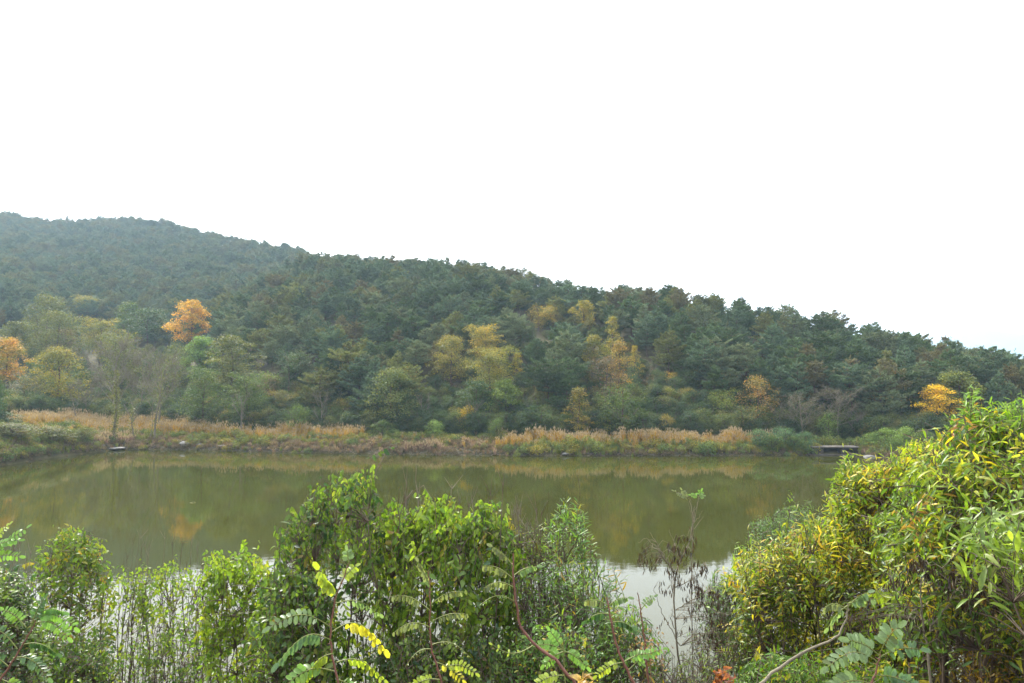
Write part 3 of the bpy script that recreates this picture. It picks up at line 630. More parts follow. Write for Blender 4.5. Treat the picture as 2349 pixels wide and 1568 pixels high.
for i, (x, y, z, ps, hgt, u) in enumerate(cand):
    if i in solo: continue
    pp.append((x, y, z)); s = hgt / PINES[ps][0]; sc_.append((s * r.uniform(.9, 1.15),) * 2 + (s,)); ro.append((r.normal(0, .03), r.normal(0, .03), r.uniform(0, 6.28))); ix.append(ps)
for gy in np.arange(240, 580, 5.4):                       # the far hazy hill
    for gx in np.arange(-440, 60, 5.4):
        x = gx + r.uniform(-.5, .5) * 5.4; y = gy + r.uniform(-.5, .5) * 5.4; u = 1174.5 + F * x / y
        if u < -60 or u > 800: continue
        if y > np.interp(u, [0, 300, 600, 900], [540., 530., 430., 340.]) + 20 or (y < 300 and 262 > y and u > 300): continue
        z = float(z_at(x, y))
        pp.append((x, y, z)); ps = int(r.integers(0, 8)); hgt = r.uniform(6.5, 11); s = hgt / PINES[ps][0]; sc_.append((s * 1.15,) * 2 + (s,)); ro.append((0, 0, r.uniform(0, 6.28))); ix.append(ps)
print('pines', len(cand), len(solo), 'wood', len(pp))
scatter('pine_forest', pp, ro, sc_, ix, protoP, 'dense pine wood covering the hills behind the single trees')

# undergrowth along the foot of the wood
M_under = leafy('undergrowth_leaves', 'RAMP', trans=.3, rough=.6, spec=.2, ramp=[(0, (.035, .06, .028)), (.45, (.055, .09, .035)), (.75, (.09, .12, .035)), (.93, (.12, .125, .04)), (1, (.18, .15, .035))])
proS = [joined(b[2], M_under) for b in BROADS['sprawl'] + BROADS['ragged'][:1]]
pp, ro, sc_, ix = [], [], [], []
for u in np.arange(-80, 2430, 4.2):
    for rep in range(4):
        ys = np.interp(u, *SH); f0 = ys + np.interp(u, *FO) - 1; y = f0 + r.exponential(7) - 1; x = (u - 1174.5) / F * y
        if u < 420 and y > ys + 60: continue
        pp.append((x, y, float(z_at(x, y)))); k = int(r.integers(0, 3)); s = r.uniform(.35, .95) * (1 if k < 2 else .4); sc_.append((s, s, s)); ro.append((0, 0, r.uniform(0, 6.28))); ix.append(k)
for x, y, z in FILL:
    for q in range(3):
        xx, yy = x + r.normal(0, 1.6), y + r.normal(0, 1.6); k = int(r.integers(0, 2)); s = r.uniform(.45, .8); pp.append((xx, yy, float(z_at(xx, yy)))); sc_.append((s, s, s * .8)); ro.append((0, 0, r.uniform(0, 6.28))); ix.append(k)
for i in range(700):                                       # low growth between the valley trees and up the slopes
    y = r.uniform(118, 225); u = r.uniform(-60, 520) if i < 380 else r.uniform(520, 2400); x = (u - 1174.5) / F * y; k = int(r.integers(0, 3)); s = r.uniform(.5, 1.0) * (1 if k < 2 else .5)
    pp.append((x, y, float(z_at(x, y)))); sc_.append((s, s, s)); ro.append((0, 0, r.uniform(0, 6.28))); ix.append(k)
scatter('undergrowth', pp, ro, sc_, ix, proS, 'mixed green and brown undergrowth along the foot of the wood')

# grasses and weeds of the far bank
def make_tuft(seed, H, n, plume, cols, spread=.35, wd=.035):
    r = np.random.default_rng(seed); b = Buf()
    for i in range(n):
        az = r.uniform(0, 6.28); h = H * r.uniform(.6, 1.05); d = np.array([math.cos(az), math.sin(az), 0]); o = d * r.uniform(0, spread * .7); lean = r.uniform(.05, .45) * spread * 1.6
        s = np.array([-d[1], d[0], 0]) * wd * r.uniform(.7, 1.4); c = np.array(cols[int(r.integers(0, len(cols)))]) * r.uniform(.75, 1.25)
        p = [o, o + d * lean * .3 + (0, 0, h * .5), o + d * lean + (0, 0, h * .95)]
        V = [p[0] - s, p[0] + s, p[1] - s, p[1] + s, p[2]]; c0 = c * (.8, .95, .8)
        b.add(V, [[0, 1, 3], [0, 3, 2], [2, 3, 4]], np.array([c0, c0, c, c, c]))
        if plume and r.random() < plume:
            q = p[2]; pc = np.array([.38, .31, .19]) * r.uniform(.8, 1.2)
            for kk in range(3):
                e = q + np.array([r.normal(0, .07), r.normal(0, .07), .34]); s2 = unit(np.array([r.normal(), r.normal(), 0])) * .045; b.add([q - s2, q + s2, e], [[0, 1, 2]], pc)
    return b.mesh('tuft', [M_leafCR], False)
M_leafCR = leafy('dry_grass_blades', 'RAMP', trans=.3, rough=.7, spec=.2, ramp=[(0, (.8, .8, .8)), (.5, (1, 1, 1)), (1, (1.15, 1.1, 1.0))], tboost=(1.2, 1.1, .9))
TAN = [(.44, .27, .055), (.48, .31, .06), (.38, .21, .045), (.38, .31, .05), (.26, .2, .05)]; BRN = [(.25, .17, .11), (.2, .14, .1), (.29, .2, .13), (.19, .17, .07)]; GRN = [(.15, .19, .04), (.2, .23, .04), (.12, .17, .04), (.26, .23, .05)]
PINKB = [(.26, .17, .13), (.2, .13, .10), (.3, .2, .14)]
tuR = [make_tuft(40 + i, 1.9, 46, .35, TAN, .5) for i in range(3)]
tuB = [make_tuft(50 + i, .7, 50, 0, BRN, .45, .02) for i in range(3)]
tuG = [make_tuft(60 + i, 1.0, 46, 0, GRN, .45, .035) for i in range(2)]
tuP = [make_tuft(70, 1.1, 50, .2, PINKB, .5, .03)]
def weed(seed, H, R, n, cols, size=.14):
    r = np.random.default_rng(seed); b = Buf(); az = r.uniform(0, 6.28, n); rad = R * np.sqrt(r.random(n)); z = H * r.random(n) ** .6 * (1 - .5 * (rad / R) ** 2)
    c = np.array(cols)[r.integers(0, len(cols), n)] * r.uniform(.6, 1.4, (n, 1))
    V, T, C = cards(r, np.stack([np.cos(az) * rad, np.sin(az) * rad, z + .05], -1), size * r.uniform(.6, 1.4, n), np.tile([0, -.1, .8], (n, 1)), c, .6); b.add(V, T, C)
    for i in range(12): p = np.array([r.normal(0, R * .4), r.normal(0, R * .4), 0]); tube(b, [p, p * 1.3 + (0, 0, H * r.uniform(.6, 1.1))], .012, .006, 3, (.12, .09, .06))
    return b.mesh('weed', [M_leafCR], False)
weG = [weed(80, 1.1, .8, 420, [(.11, .18, .045), (.15, .21, .05), (.09, .15, .055)]), weed(81, 1.4, .7, 420, [(.19, .24, .05), (.25, .26, .05), (.14, .2, .05)]), weed(82, 1.0, .8, 380, [(.24, .23, .04), (.15, .18, .04), (.32, .26, .04)])]
weB = [weed(83, .6, .8, 320, [(.2, .14, .09), (.16, .12, .08), (.17, .16, .06)], .1)]
def bank_scatter(name, dens, protos, label, w_fn, smin, smax):
    """w_fn(u, d) = chance and height scale of a tuft d metres behind the waterline at column u"""
    pp, ro, sc_, ix = [], [], [], []; rr = np.random.default_rng(len(name))
    for u0 in np.arange(-160, 2470, dens * F / 97):
        for dd in np.arange(-.1, 34, dens):
            u = u0 + rr.uniform(-.5, .5) * dens * 16; d = dd + rr.uniform(-.5, .5) * dens; y = float(np.interp(u, *SH)) + d; xx = (u - 1174.5) / F * y
            w = w_fn(u, d)
            if w <= 0 or rr.random() > w: continue
            s = rr.uniform(smin, smax) * min(1, .55 + w * .5) * (1 + .22 * math.sin(u * .045 + d) * math.sin(u * .017 + 2)); pp.append((xx, y, float(z_at(xx, y)) - .05)); sc_.append((s, s, s * rr.uniform(.85, 1.1))); ro.append((rr.normal(0, .12), rr.normal(0, .12), rr.uniform(0, 6.28))); ix.append(int(rr.integers(0, len(protos))))
    print(name, len(pp)); scatter(name, pp, ro, sc_, ix, protos, label)
def patch(u, d, f=.013, g=.5): return .5 + .5 * math.sin(u * f + 1.3 * math.sin(u * .031) + d * g)
def w_reed(u, d):
    return w_reed0(u + 25 * math.sin(d * 1.3 + u * .01), d) * (.72 + .28 * min(1, 2 * patch(u, d, .027, .8))) + (.1 if 1.5 < d < 10 and (810 < u < 1165 or 1730 < u < 1850) else 0)
def w_reed0(u, d):
    if 40 < u < 500: return .95 if 7.5 < d < 24 and (u > 215 or d > 12) else (.3 if d > 5 else 0)
    if 500 <= u < 810: return (.95 if 4 < d < 11 else 0) * (.55 + .45 * patch(u, d))
    if 1165 < u < 1745: return (.95 if 1.8 < d < 6.5 else 0) * (1 if patch(u, 0, .03, 0) > .12 else .3)
    return 0
def w_green(u, d):
    if u < 235: return .6 if .3 < d < 14 else 0
    if 235 <= u < 500: return .4 if .8 < d < 8 else .1 * (d > 0)
    if 500 <= u < 820: return .35 + .4 * patch(u, d) if 1.5 < d < 6 else (.15 if d < 1.5 else .12 * (d < 12))
    if 820 <= u < 1165: return (.5 if d > 4.5 else .25 * patch(u, d)) if 1.2 < d < 11 else 0
    if 1165 <= u < 1730: return (.55 + .4 * patch(u, d, .02)) if .1 < d < 3.2 else .15 * (d < 7)
    if u < 1870: return .8 if .1 < d < 6 else .2 * (d < 12)
    return .6 if (.8 if u < 1960 else .3) < d < 9 and not (1855 < u < 1965 and d < 3.5) else 0
def w_brown(u, d):
    if 1855 < u < 1965 and d < 3.5: return 0
    return .9 if .15 < d < 8 else .3
def w_pink(u, d):
    return .9 if (225 < u < 320 and 1.5 < d < 6) or (930 < u < 1010 and .6 < d < 2.6) else (.15 if 500 < u < 1165 and d < 7 else .03)
bank_scatter('reeds', .62, tuR, 'tall tan-orange silver grass band along the far bank', w_reed, .6, 1.05)
bank_scatter('weeds', .62, weG + tuG, 'green and yellowish weeds growing on the far bank', w_green, .75, 1.35)
bank_scatter('dry_grass', .55, tuB + weB, 'short brown dead grass on the far bank', w_brown, .6, 1.2)
bank_scatter('pink_grass', .55, tuP, 'pinkish-brown dry grass tussocks near the far waterline', w_pink, .7, 1.1)

# ------------------------------------------------------------------ culvert and stones on the far shore
def boxv(x0, x1, y0, y1, z0, z1): 
    V = [(x0, y0, z0), (x1, y0, z0), (x1, y1, z0), (x0, y1, z0), (x0, y0, z1), (x1, y0, z1), (x1, y1, z1), (x0, y1, z1)]
    return V, [(0, 3, 2, 1), (4, 5, 6, 7), (0, 1, 5, 4), (1, 2, 6, 5), (2, 3, 7, 6), (3, 0, 4, 7)]
def box_obj(name, x0, x1, y0, y1, z0, z1, m, parent, bev=.03):
    V, Q = boxv(x0, x1, y0, y1, z0, z1); me = mesh_np(name, V, Q, [m], smooth=False)
    o = link(name, me, parent); b = o.modifiers.new('b', 'BEVEL'); b.width = bev; b.segments = 2
    return o
M_conc = simple('weathered_concrete', (.13, .115, .10), .95, .4, 1.5, bump=.3); M_conc2 = simple('dark_concrete', (.05, .042, .035), .95, .5, 1.2)  # second one is a darker concrete for piers, sill and back wall
def culvert():
    a = P(1862, 1023, 95.8); c = empty('concrete_culvert', (a.x, 95.8, 0)); tag(c, 'long grey concrete slab over a dark culvert opening at the pond outlet', 'culvert')
    w = 6.6
    box_obj('slab', 0, w, 0, 1.6, 1.02, 1.22, M_conc, c); box_obj('pier', 0.1, 1.7, .15, 1.5, -1, 1.015, M_conc2, c); box_obj('pier', 4.1, 4.7, .15, 1.5, -1, 1.015, M_conc2, c); box_obj('pier', 6.0, 6.5, .15, 1.5, -1, 1.015, M_conc2, c)
    box_obj('sill', -.6, w + 5.5, -.8, .12, -1, .14, M_conc2, c); box_obj('wall', 1.0, w, 1.51, 1.9, -1, 1.0, M_conc2, c)
culvert()
M_rock = simple('shore_rock', (.17, .16, .145), .85, .35, 2.5, bump=.4)
def rock(u, v, w, h, Y, label, sd):
    p = P(u, v, Y); r = np.random.default_rng(sd); import bmesh as bm_
    bm = bm_.new(); bm_.ops.create_icosphere(bm, subdivisions=3, radius=1)
    ph = r.uniform(0, 6, 6)
    for q in bm.verts:
        k = 1 + .16 * math.sin(q.co.x * 3 + ph[0]) + .13 * math.sin(q.co.y * 4 + ph[1]) + .1 * math.sin(q.co.z * 5 + ph[2]) + .05 * math.sin(q.co.x * 11 + q.co.z * 9 + ph[3]); q.co *= k
    me = bpy.data.meshes.new('rock'); bm.to_mesh(me); bm.free(); me.materials.append(M_rock)
    o = link('rock', me); o.scale = (w / 2, w * .4, h / 2); o.location = (p.x, Y, max(float(z_at(p.x, Y)), -.05) + h * .22); o.rotation_euler = (0, 0, r.uniform(0, .5)); tag(o, label, 'rock', 'stones on the far shore')
rock(424, 1024, 1.7, .9, 105, 'large grey boulder on the shore below the tan reeds', 1)
rock(460, 1030, 1.5, .3, 104.6, 'low flat stone just right of the large grey boulder', 2)
rock(263, 1034, 2.9, .28, 103.4, 'pale flat slab of rock lying at the left waterline', 3)
rock(512, 1035, 1.5, .4, 103.3, 'small rounded stone at the waterline right of the boulder', 4)
rock(1995, 1048, 1.5, .5, 93.6, 'brown stone in the shallows right of the culvert', 5)
rock(1300, 1046, 1.2, .3, 95.2, 'small dark stone at the foot of the reed bank', 6)
rock(232, 1030, 1.0, .35, 102.0, 'small stone left of the pale flat slab', 7)
# driftwood sticks at the waterline
def stick_pile():
    b = Buf(); r = np.random.default_rng(9)
    for i in range(900):
        u = r.uniform(300, 1850); d = r.uniform(-.25, .5); y = np.interp(u, *SH) + d; x = (u - 1174.5) / F * y; p = np.array([x, y, .03 + max(0, float(z_at(x, y))) * .9]); a = r.uniform(0, 3.14); e = np.array([math.cos(a), math.sin(a) * .4, r.uniform(0, .5)]) * r.uniform(.3, 1.1)
        tube(b, [p, p + e * .5 + (0, 0, .04), p + e], .02, .01, 3, np.array([.2, .16, .13]) * r.uniform(.4, 1.3))
    tag(link('driftwood', b.mesh('driftwood', [leafy('driftwood', 'COL', trans=.02)])), 'thin grey sticks and roots littering the far waterline', kind='stuff')
stick_pile()
def floater():
    p = P(440, 1150, 58); p.z = .012; b = Buf(); b.add([(-.2, 0, 0), (-.05, -.09, .02), (.2, 0, .05), (0, .1, .02)], [[0, 1, 3], [1, 2, 3]], (.5, .47, .4)); tube(b, [(.2, 0, .05), (.32, .02, .01)], .012, .005, 4, (.4, .36, .3))
    o = link('floating_leaf', b.mesh('floating_leaf', [M_leafC])); o.location = p; tag(o, 'small pale dead leaf floating alone on the pond', 'leaf')
floater()
#FOREGROUND
# ================================================================== near bank: shrubs seen from above
def leaf_template(w, kind, curl, fold, twist=0, wave=0):
    """a blade of length 1 along +Y, normal +Z, 12 triangles"""
    s = np.array([0, .22, .5, .78, 1.0])
    prof = {'oval': [0, .8, 1, .62, 0], 'lance': [0, .72, 1, .7, 0], 'narrow': [0, .85, 1, .75, 0], 'oblong': [.15, .95, 1, .95, .3], 'heart': [0, 1, .85, .42, 0]}[kind]
    th = curl * s; y = np.cumsum(np.concatenate([[0], np.diff(s) * np.cos(th[1:])])); z = -np.cumsum(np.concatenate([[0], np.diff(s) * np.sin(th[1:])]))
    V = [(0, y[i], z[i]) for i in range(5)]
    for sd in (-1, 1):
        for i in (1, 2, 3):
            hw = w * .5 * prof[i]; a = twist * s[i]
            V.append((sd * hw * math.cos(a), y[i], z[i] + hw * fold + sd * hw * math.sin(a) + wave * math.sin(i * 2.1 + sd)))
    Lf, Rt = [5, 6, 7], [8, 9, 10]
    T = [(0, 1, Lf[0]), (1, 2, Lf[1]), (1, Lf[1], Lf[0]), (2, 3, Lf[2]), (2, Lf[2], Lf[1]), (3, 4, Lf[2]), (0, Rt[0], 1), (1, Rt[1], 2), (1, Rt[0], Rt[1]), (2, Rt[2], 3), (2, Rt[1], Rt[2]), (3, Rt[2], 4)]
    return np.array(V, float), np.array(T)
LEAF = {
 'oval': [leaf_template(.45, 'oval', c, f, t) for c, f, t in ((.5, .3, .2), (.9, .45, -.3), (.2, .25, .1), (1.2, .5, .3))],
 'chestnut': [leaf_template(.215, 'lance', c, f, t, .014) for c, f, t in ((.4, .45, .3), (.9, .6, -.4), (1.3, .5, .5), (.1, .35, -.2))],
 'willow': [leaf_template(.17, 'narrow', c, f, t) for c, f, t in ((.3, .3, .3), (.7, .4, -.4), (-.2, .3, .2))],
 'locust': [leaf_template(.46, 'oblong', c, f, t) for c, f, t in ((.2, .2, .1), (.4, .4, -.2), (-.1, .3, .2))],
 'pod': [leaf_template(.17, 'narrow', c, .9, t) for c, t in ((.3, .4), (.7, -.5))],
 'dry': [leaf_template(.45, 'oval', c, f, t, .05) for c, f, t in ((1.8, .9, .8), (2.4, .8, -.9))]}
LMESH = {k: [mesh_np('leaf', V, T, [M_leafO]) for V, T in v] for k, v in LEAF.items()}
def frames(d, n):
    d = unit(d); x = unit(np.cross(d, n)); n2 = np.cross(x, d)
    return np.stack([x, d, n2], -1)          # columns
def leaves_mesh(name, kind, pos, R, size, col, var, parent):
    Vs, Ts, Cs = [], [], []; off = 0
    for k, (V, T) in enumerate(LEAF[kind]):
        m = np.where(var == k)[0]
        if not len(m): continue
        W = pos[m][:, None, :] + np.einsum('nij,vj->nvi', R[m], V) * size[m][:, None, None]
        Vs.append(W.reshape(-1, 3)); Ts.append((T[None] + (np.arange(len(m)) * len(V))[:, None, None]).reshape(-1, 3) + off); off += len(m) * len(V); Cs.append(np.repeat(col[m], len(V), 0))
    return tag(link(name, mesh_np(name, np.concatenate(Vs), np.concatenate(Ts), [M_leafC], np.concatenate(Cs)), parent), kind='stuff')
def leaf_objs(kind, pos, R, size, col, var, parent, name='leaf'):
    for i in range(len(pos)):
        o = bpy.data.objects.new(name, LMESH[kind][int(var[i])]); COL.objects.link(o); o.parent = parent; s = float(size[i])
        o.matrix_basis = Matrix([[*(R[i][0] * s), pos[i][0]], [*(R[i][1] * s), pos[i][1]], [*(R[i][2] * s), pos[i][2]], [0, 0, 0, 1]]); o.color = (*[float(c) for c in col[i]], 1)
def split_leaves(kind, pos, R, size, col, root, b, rr, nmax=300, name='leaf'):
    """the leaves that show largest become parts, the rest one part of kind stuff; b = the root's location"""
    pos = np.asarray(pos); var = rr.integers(0, len(LEAF[kind]), len(pos))
    rel = pos - np.array(CAM); dep = np.linalg.norm(rel, axis=1); pu = 1174.5 + F * rel[:, 0] / rel[:, 1]; pv = 880 - F * rel[:, 2] / rel[:, 1]
    inside = (pu > 5) & (pu < 2345) & (pv < 1560)
    flat = np.abs(np.einsum('ni,ni->n', R[:, :, 2], rel / dep[:, None]))
    score = np.where(inside, size / dep * (.3 + flat) * np.exp(-(dep - dep.min()) * 1.2), 0)
    o = np.argsort(-score); a = o[:nmax]; a = a[score[a] > 0]; c = np.setdiff1d(o, a)
    loc = pos - np.array(b)
    leaf_objs(kind, loc[a], R[a], size[a], col[a], var[a], root, name)
    if len(c): leaves_mesh('foliage', kind, loc[c], R[c], size[c], col[c], var[c], root)

def shrub(name, label, outline, vbot, Y0, dY, ntwig, kind, palette, llen, tlen=(.25, .55), nleaf=9, droop=.3, nstem=8, base_u=None, bias=1.0, spread=.3, cat='shrub', sd=1, up=.8, stem_r=.014, nmax=300, bare=0, stem_mat=None, group=None, edge=.18, colpatch=.0, bot_fn=None, trunk=None, clump=None):
    pcl = 0 if clump is False else (.85 if 'chestnut' in name or 'willow' in name else .45); clump = pcl > .5
    rr = np.random.default_rng(sd); us = np.array([p[0] for p in outline], float); vs = np.array([p[1] for p in outline], float) + (34 if 'chestnut' in name and 'shoots' not in name else 8)
    uc = base_u if base_u is not None else us.mean(); bx = (uc - 1174.5) / F * Y0; b = np.array([bx, Y0, float(z_at(bx, Y0))])
    root = empty(name, b); tag(root, label, cat, group)
    # main stems
    stems = []
    for i in range(nstem):
        u = us[0] + (us[-1] - us[0]) * (i + rr.uniform(.2, .8)) / nstem; v = np.interp(u, us, vs) + rr.uniform(10, 60); Yt = Y0 + rr.uniform(-dY, dY) * .7
        tip = np.array(P(u, v, Yt)); bb = b + np.array([(tip[0] - b[0]) * spread + rr.normal(0, .2), (Yt - Y0) * .5, 0]); bb[2] = float(z_at(bb[0], bb[1])) - .1
        s = np.linspace(0, 1, 14)[:, None]; pts = bb + (tip - bb) * s; pts[:, 0] += (tip[0] - bb[0]) * (-.22 * np.sin(s[:, 0] * math.pi)); ph = rr.uniform(0, 6, 4)
        pts[:, 0] += .09 * np.sin(s[:, 0] * 8 + ph[0]) * s[:, 0] + .02 * np.sin(s[:, 0] * 23 + ph[3]); pts[:, 1] += .05 * np.sin(s[:, 0] * 7 + ph[1]) * s[:, 0]
        stems.append(pts); tb = Buf(); tube(tb, pts - b, stem_r * rr.uniform(.8, 1.4), .004, 5); link('stem', tb.mesh('stem', [stem_mat or M_twig]), root)
    if trunk:
        for pl, r0, r1 in trunk:
            pts = np.array([P(*q) for q in pl]); s = np.linspace(0, 1, len(pts)); s2 = np.linspace(0, 1, 14); pts = np.stack([np.interp(s2, s, pts[:, k]) for k in range(3)], 1); pts += rr.normal(0, .008, pts.shape)
            stems.append(pts); tb = Buf(); tube(tb, pts - b, r0, r1, 8); link('trunk' if r0 > .03 else 'stem', tb.mesh('trunk', [stem_mat or M_twig]), root)
    SP = np.concatenate(stems)
    w = Buf(); pos, D, Nn, S, C = [], [], [], [], []
    pal = np.array([p[0] for p in palette]); pw = np.array([p[1] for p in palette], float); pw /= pw.sum()
    cx = np.mean(SP[:, 0]); nc = max(6, int(ntwig / (16 if clump else 9))); cen = []
    for i in range(nc):
        u = us[0] + (us[-1] - us[0]) * (i + rr.random()) / nc; vt = np.interp(u, us, vs); vb = vbot if bot_fn is None else np.interp(u, *bot_fn)
        v = vt + 14 + (rr.uniform(0, .06) if rr.random() < .25 else rr.random() ** bias) * (vb - vt)
        cen.append((u, v, Y0 + rr.uniform(-1, 1) * dY * min(1, .35 + (v - vt) / 160), rr.choice(len(palette), p=np.array([p[1] for p in palette], float) / sum(p[1] for p in palette))))
    for i in range(ntwig):
        u = rr.uniform(us[0], us[-1]); vt = np.interp(u, us, vs); vb = vbot if bot_fn is None else np.interp(u, *bot_fn)
        vt = vt + 18 * math.sin(u * .11 + sd) * math.sin(u * .043) + rr.normal(0, 11) - (rr.uniform(0, 42) if rr.random() < .12 else 0); v = vt + (rr.uniform(0, .05) if rr.random() < edge else rr.random() ** bias) * (vb - vt) + rr.uniform(0, 8)
        Y = Y0 + rr.uniform(-1, 1) * dY * min(1, .35 + (v - vt) / 160)
        cc = None
        if rr.random() < pcl:
            cc = cen[int(rr.integers(0, nc))]; sg = 150. / Y0
            u = cc[0] + rr.normal(0, sg * 1.15); v = max(cc[1] + rr.normal(0, sg), np.interp(u, us, vs) - 12); Y = cc[2] + rr.normal(0, .13)
        tip = np.array(P(u, v, Y)); L = rr.uniform(*tlen)
        side = np.array([np.clip((tip[0] - cx) * .7, -1, 1) * .7, rr.normal(-.1, .5), 0]) + rr.normal(0, .3, 3)
        d = unit(side + np.array([0, 0, up])); base = tip - d * L
        hd = np.hypot(SP[:, 0] - base[0], SP[:, 1] - base[1]) + np.abs(SP[:, 2] - (base[2] - .15)) * .6 + (SP[:, 2] > base[2]) * .6
        a = SP[int(np.argmin(hd))]
        if np.linalg.norm(a - base) < 1.4: tube(w, np.array([a, a * .45 + base * .55 + (0, 0, .03), base, tip]) - b, [.006, .0045, .0035, .0016], 0, 3)
        else: tube(w, np.array([base - d * .25 - (0, 0, .1), base, tip]) - b, [.004, .0035, .0016], 0, 3)
        if rr.random() < bare: continue
        nl = max(3, int(nleaf * L / np.mean(tlen) * rr.uniform(.7, 1.2))); s = (np.arange(nl) + rr.random(nl) * .6) / nl
        pc = pal[rr.choice(len(pal), p=pw)] if cc is None or rr.random() < .45 else pal[cc[3]]
        rollv = rr.uniform(0, 6.28); sidev = unit(np.cross(d, [0, 0, 1.0]) + rr.normal(0, .15, 3)); sgn = np.where(np.arange(nl) % 2, 1, -1)[:, None]
        ax = sidev * math.cos(rollv * .3) + np.cross(d, sidev) * math.sin(rollv * .3)
        dirs = unit(d * .55 + sgn * ax * .8 + rr.normal(0, .28, (nl, 3)) + np.array([0, 0, -droop]))
        p = base + d * L * (.12 + .88 * s[:, None])
        nrm = np.array([0, 0, 1.]) * (1 - min(droop, 1) * .6) + unit(side + 1e-6) * min(droop, 1) * .5 + np.array([0, -.25, 0]) + rr.normal(0, .3, (nl, 3))
        pos.append(p); D.append(dirs); Nn.append(nrm); S.append(llen * rr.uniform(.6, 1.15, nl) * (1 - .35 * s ** 3))
        mixc = pal[rr.choice(len(pal), nl, p=pw)]; k = .35 if colpatch == 0 else colpatch
        c = (pc * (1 - k) + mixc * k) * rr.uniform(.75, 1.25, (nl, 1))
        C.append(c)
    tag(link('twigs', w.mesh('twigs', [stem_mat or M_twig]), root), kind='stuff')
    if pos:
        pos = np.concatenate(pos); split_leaves(kind, pos, frames(np.concatenate(D), np.concatenate(Nn)), np.concatenate(S), np.concatenate(C), root, b, rr, nmax)
    return root, b
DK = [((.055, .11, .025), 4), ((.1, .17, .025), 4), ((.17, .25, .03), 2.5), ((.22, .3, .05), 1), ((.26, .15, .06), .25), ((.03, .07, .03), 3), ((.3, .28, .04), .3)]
MD = [((.11, .2, .02), 3), ((.15, .235, .03), 4), ((.22, .3, .04), 2.5), ((.28, .17, .06), .25), ((.045, .10, .03), 3), ((.3, .33, .05), .8), ((.4, .32, .04), .25)]
OL = [((.09, .17, .02), 3), ((.14, .23, .03), 3), ((.24, .29, .035), 2.5), ((.30, .24, .03), 1), ((.05, .09, .02), 2), ((.36, .2, .03), .3)]
LT = [((.15, .25, .025), 3), ((.21, .31, .03), 3), ((.09, .17, .025), 2), ((.32, .35, .04), 1.5)]
CH = [((.17, .27, .025), 4), ((.25, .34, .03), 3), ((.08, .16, .025), 4), ((.42, .42, .05), 1.6), ((.28, .15, .06), .3), ((.57, .43, .03), 1.2), ((.42, .19, .05), .25), ((.04, .09, .02), 1.5)]
CHY = [((.18, .28, .025), 4), ((.34, .37, .03), 2.5), ((.08, .16, .02), 3), ((.54, .43, .03), 1.6), ((.5, .26, .05), .5), ((.05, .10, .02), 1)]
CHZ = [((.3, .38, .03), 4), ((.58, .46, .03), 2.6), ((.19, .3, .025), 4), ((.6, .33, .05), .8), ((.09, .17, .02), 2)]
CHD = [((.08, .18, .015), 4), ((.13, .25, .02), 3), ((.24, .31, .02), 1.5), ((.45, .36, .02), .4)]
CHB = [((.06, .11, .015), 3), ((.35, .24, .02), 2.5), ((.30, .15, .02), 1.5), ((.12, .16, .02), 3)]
WI = [((.09, .17, .05), 4), ((.13, .22, .06), 3), ((.06, .12, .04), 3), ((.2, .28, .07), 1)]
RT = [((.08, .18, .03), 4), ((.13, .24, .04), 3), ((.2, .3, .04), 2), ((.38, .32, .03), .4), ((.45, .22, .03), .25)]
G = 'shrubs on the near bank'
# back row, low at the water's edge on the left
shrub('broadleaf_shrub', 'olive-yellow leafed shrub with a pointed top, second mass from the left', [(62, 1320), (85, 1262), (110, 1236), (140, 1212), (165, 1192), (185, 1210), (205, 1206), (228, 1248), (248, 1268), (262, 1320)], 1600, 11, .8, 520, 'oval', OL, .1, nstem=12, sd=1, droop=.8, spread=.55, group=G, bias=.85)
shrub('broadleaf_shrub', 'sparse see-through shrub with thin bare whips against the bright water', [(262, 1300), (300, 1290), (340, 1300), (380, 1285), (430, 1290), (476, 1300)], 1600, 12, .8, 380, 'oval', LT, .095, nleaf=7, nstem=18, sd=2, droop=.8, spread=.95, bare=.12, group=G, stem_r=.02)
shrub('broadleaf_shrub', 'yellow-green upright shrub left of the tallest dark shrub', [(462, 1300), (480, 1252), (495, 1248), (530, 1262), (560, 1254), (600, 1275), (650, 1300)], 1610, 9.2, .6, 480, 'oval', LT, .095, nstem=11, sd=3, droop=1.0, spread=.6, group=G)
# the tall dark one and its neighbours
shrub('broadleaf_shrub', 'tallest shrub in the middle with glossy dark drooping oval leaves', [(634, 1205), (648, 1188), (672, 1180), (690, 1135), (720, 1108), (745, 1085), (772, 1078), (795, 1072), (820, 1082), (845, 1056), (862, 1072), (868, 1110), (860, 1165), (880, 1230)], 1600, 7.4, .55, 460, 'oval', DK, .098, nstem=9, sd=4, droop=1.25, spread=.35, base_u=775, group=G, bias=.9, stem_r=.018)
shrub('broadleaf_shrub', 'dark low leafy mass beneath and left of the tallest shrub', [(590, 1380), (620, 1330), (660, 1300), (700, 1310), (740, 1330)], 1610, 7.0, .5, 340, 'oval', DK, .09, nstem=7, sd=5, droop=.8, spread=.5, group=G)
shrub('broadleaf_shrub', 'broad bright green shrub with drooping leaves right of the tallest shrub', [(862, 1200), (885, 1165), (925, 1150), (960, 1165), (985, 1135), (1015, 1128), (1040, 1125), (1060, 1170), (1085, 1180)], 1610, 7.5, .6, 540, 'oval', MD, .1, nstem=10, sd=6, droop=1.25, spread=.4, group=G)
shrub('broadleaf_shrub', 'thinner-topped green shrub adjoining the broad bright green one', [(1068, 1190), (1090, 1155), (1120, 1125), (1145, 1150), (1165, 1180), (1180, 1260)], 1610, 7.7, .5, 340, 'oval', MD, .098, nstem=7, sd=7, droop=1.2, spread=.4, group=G)
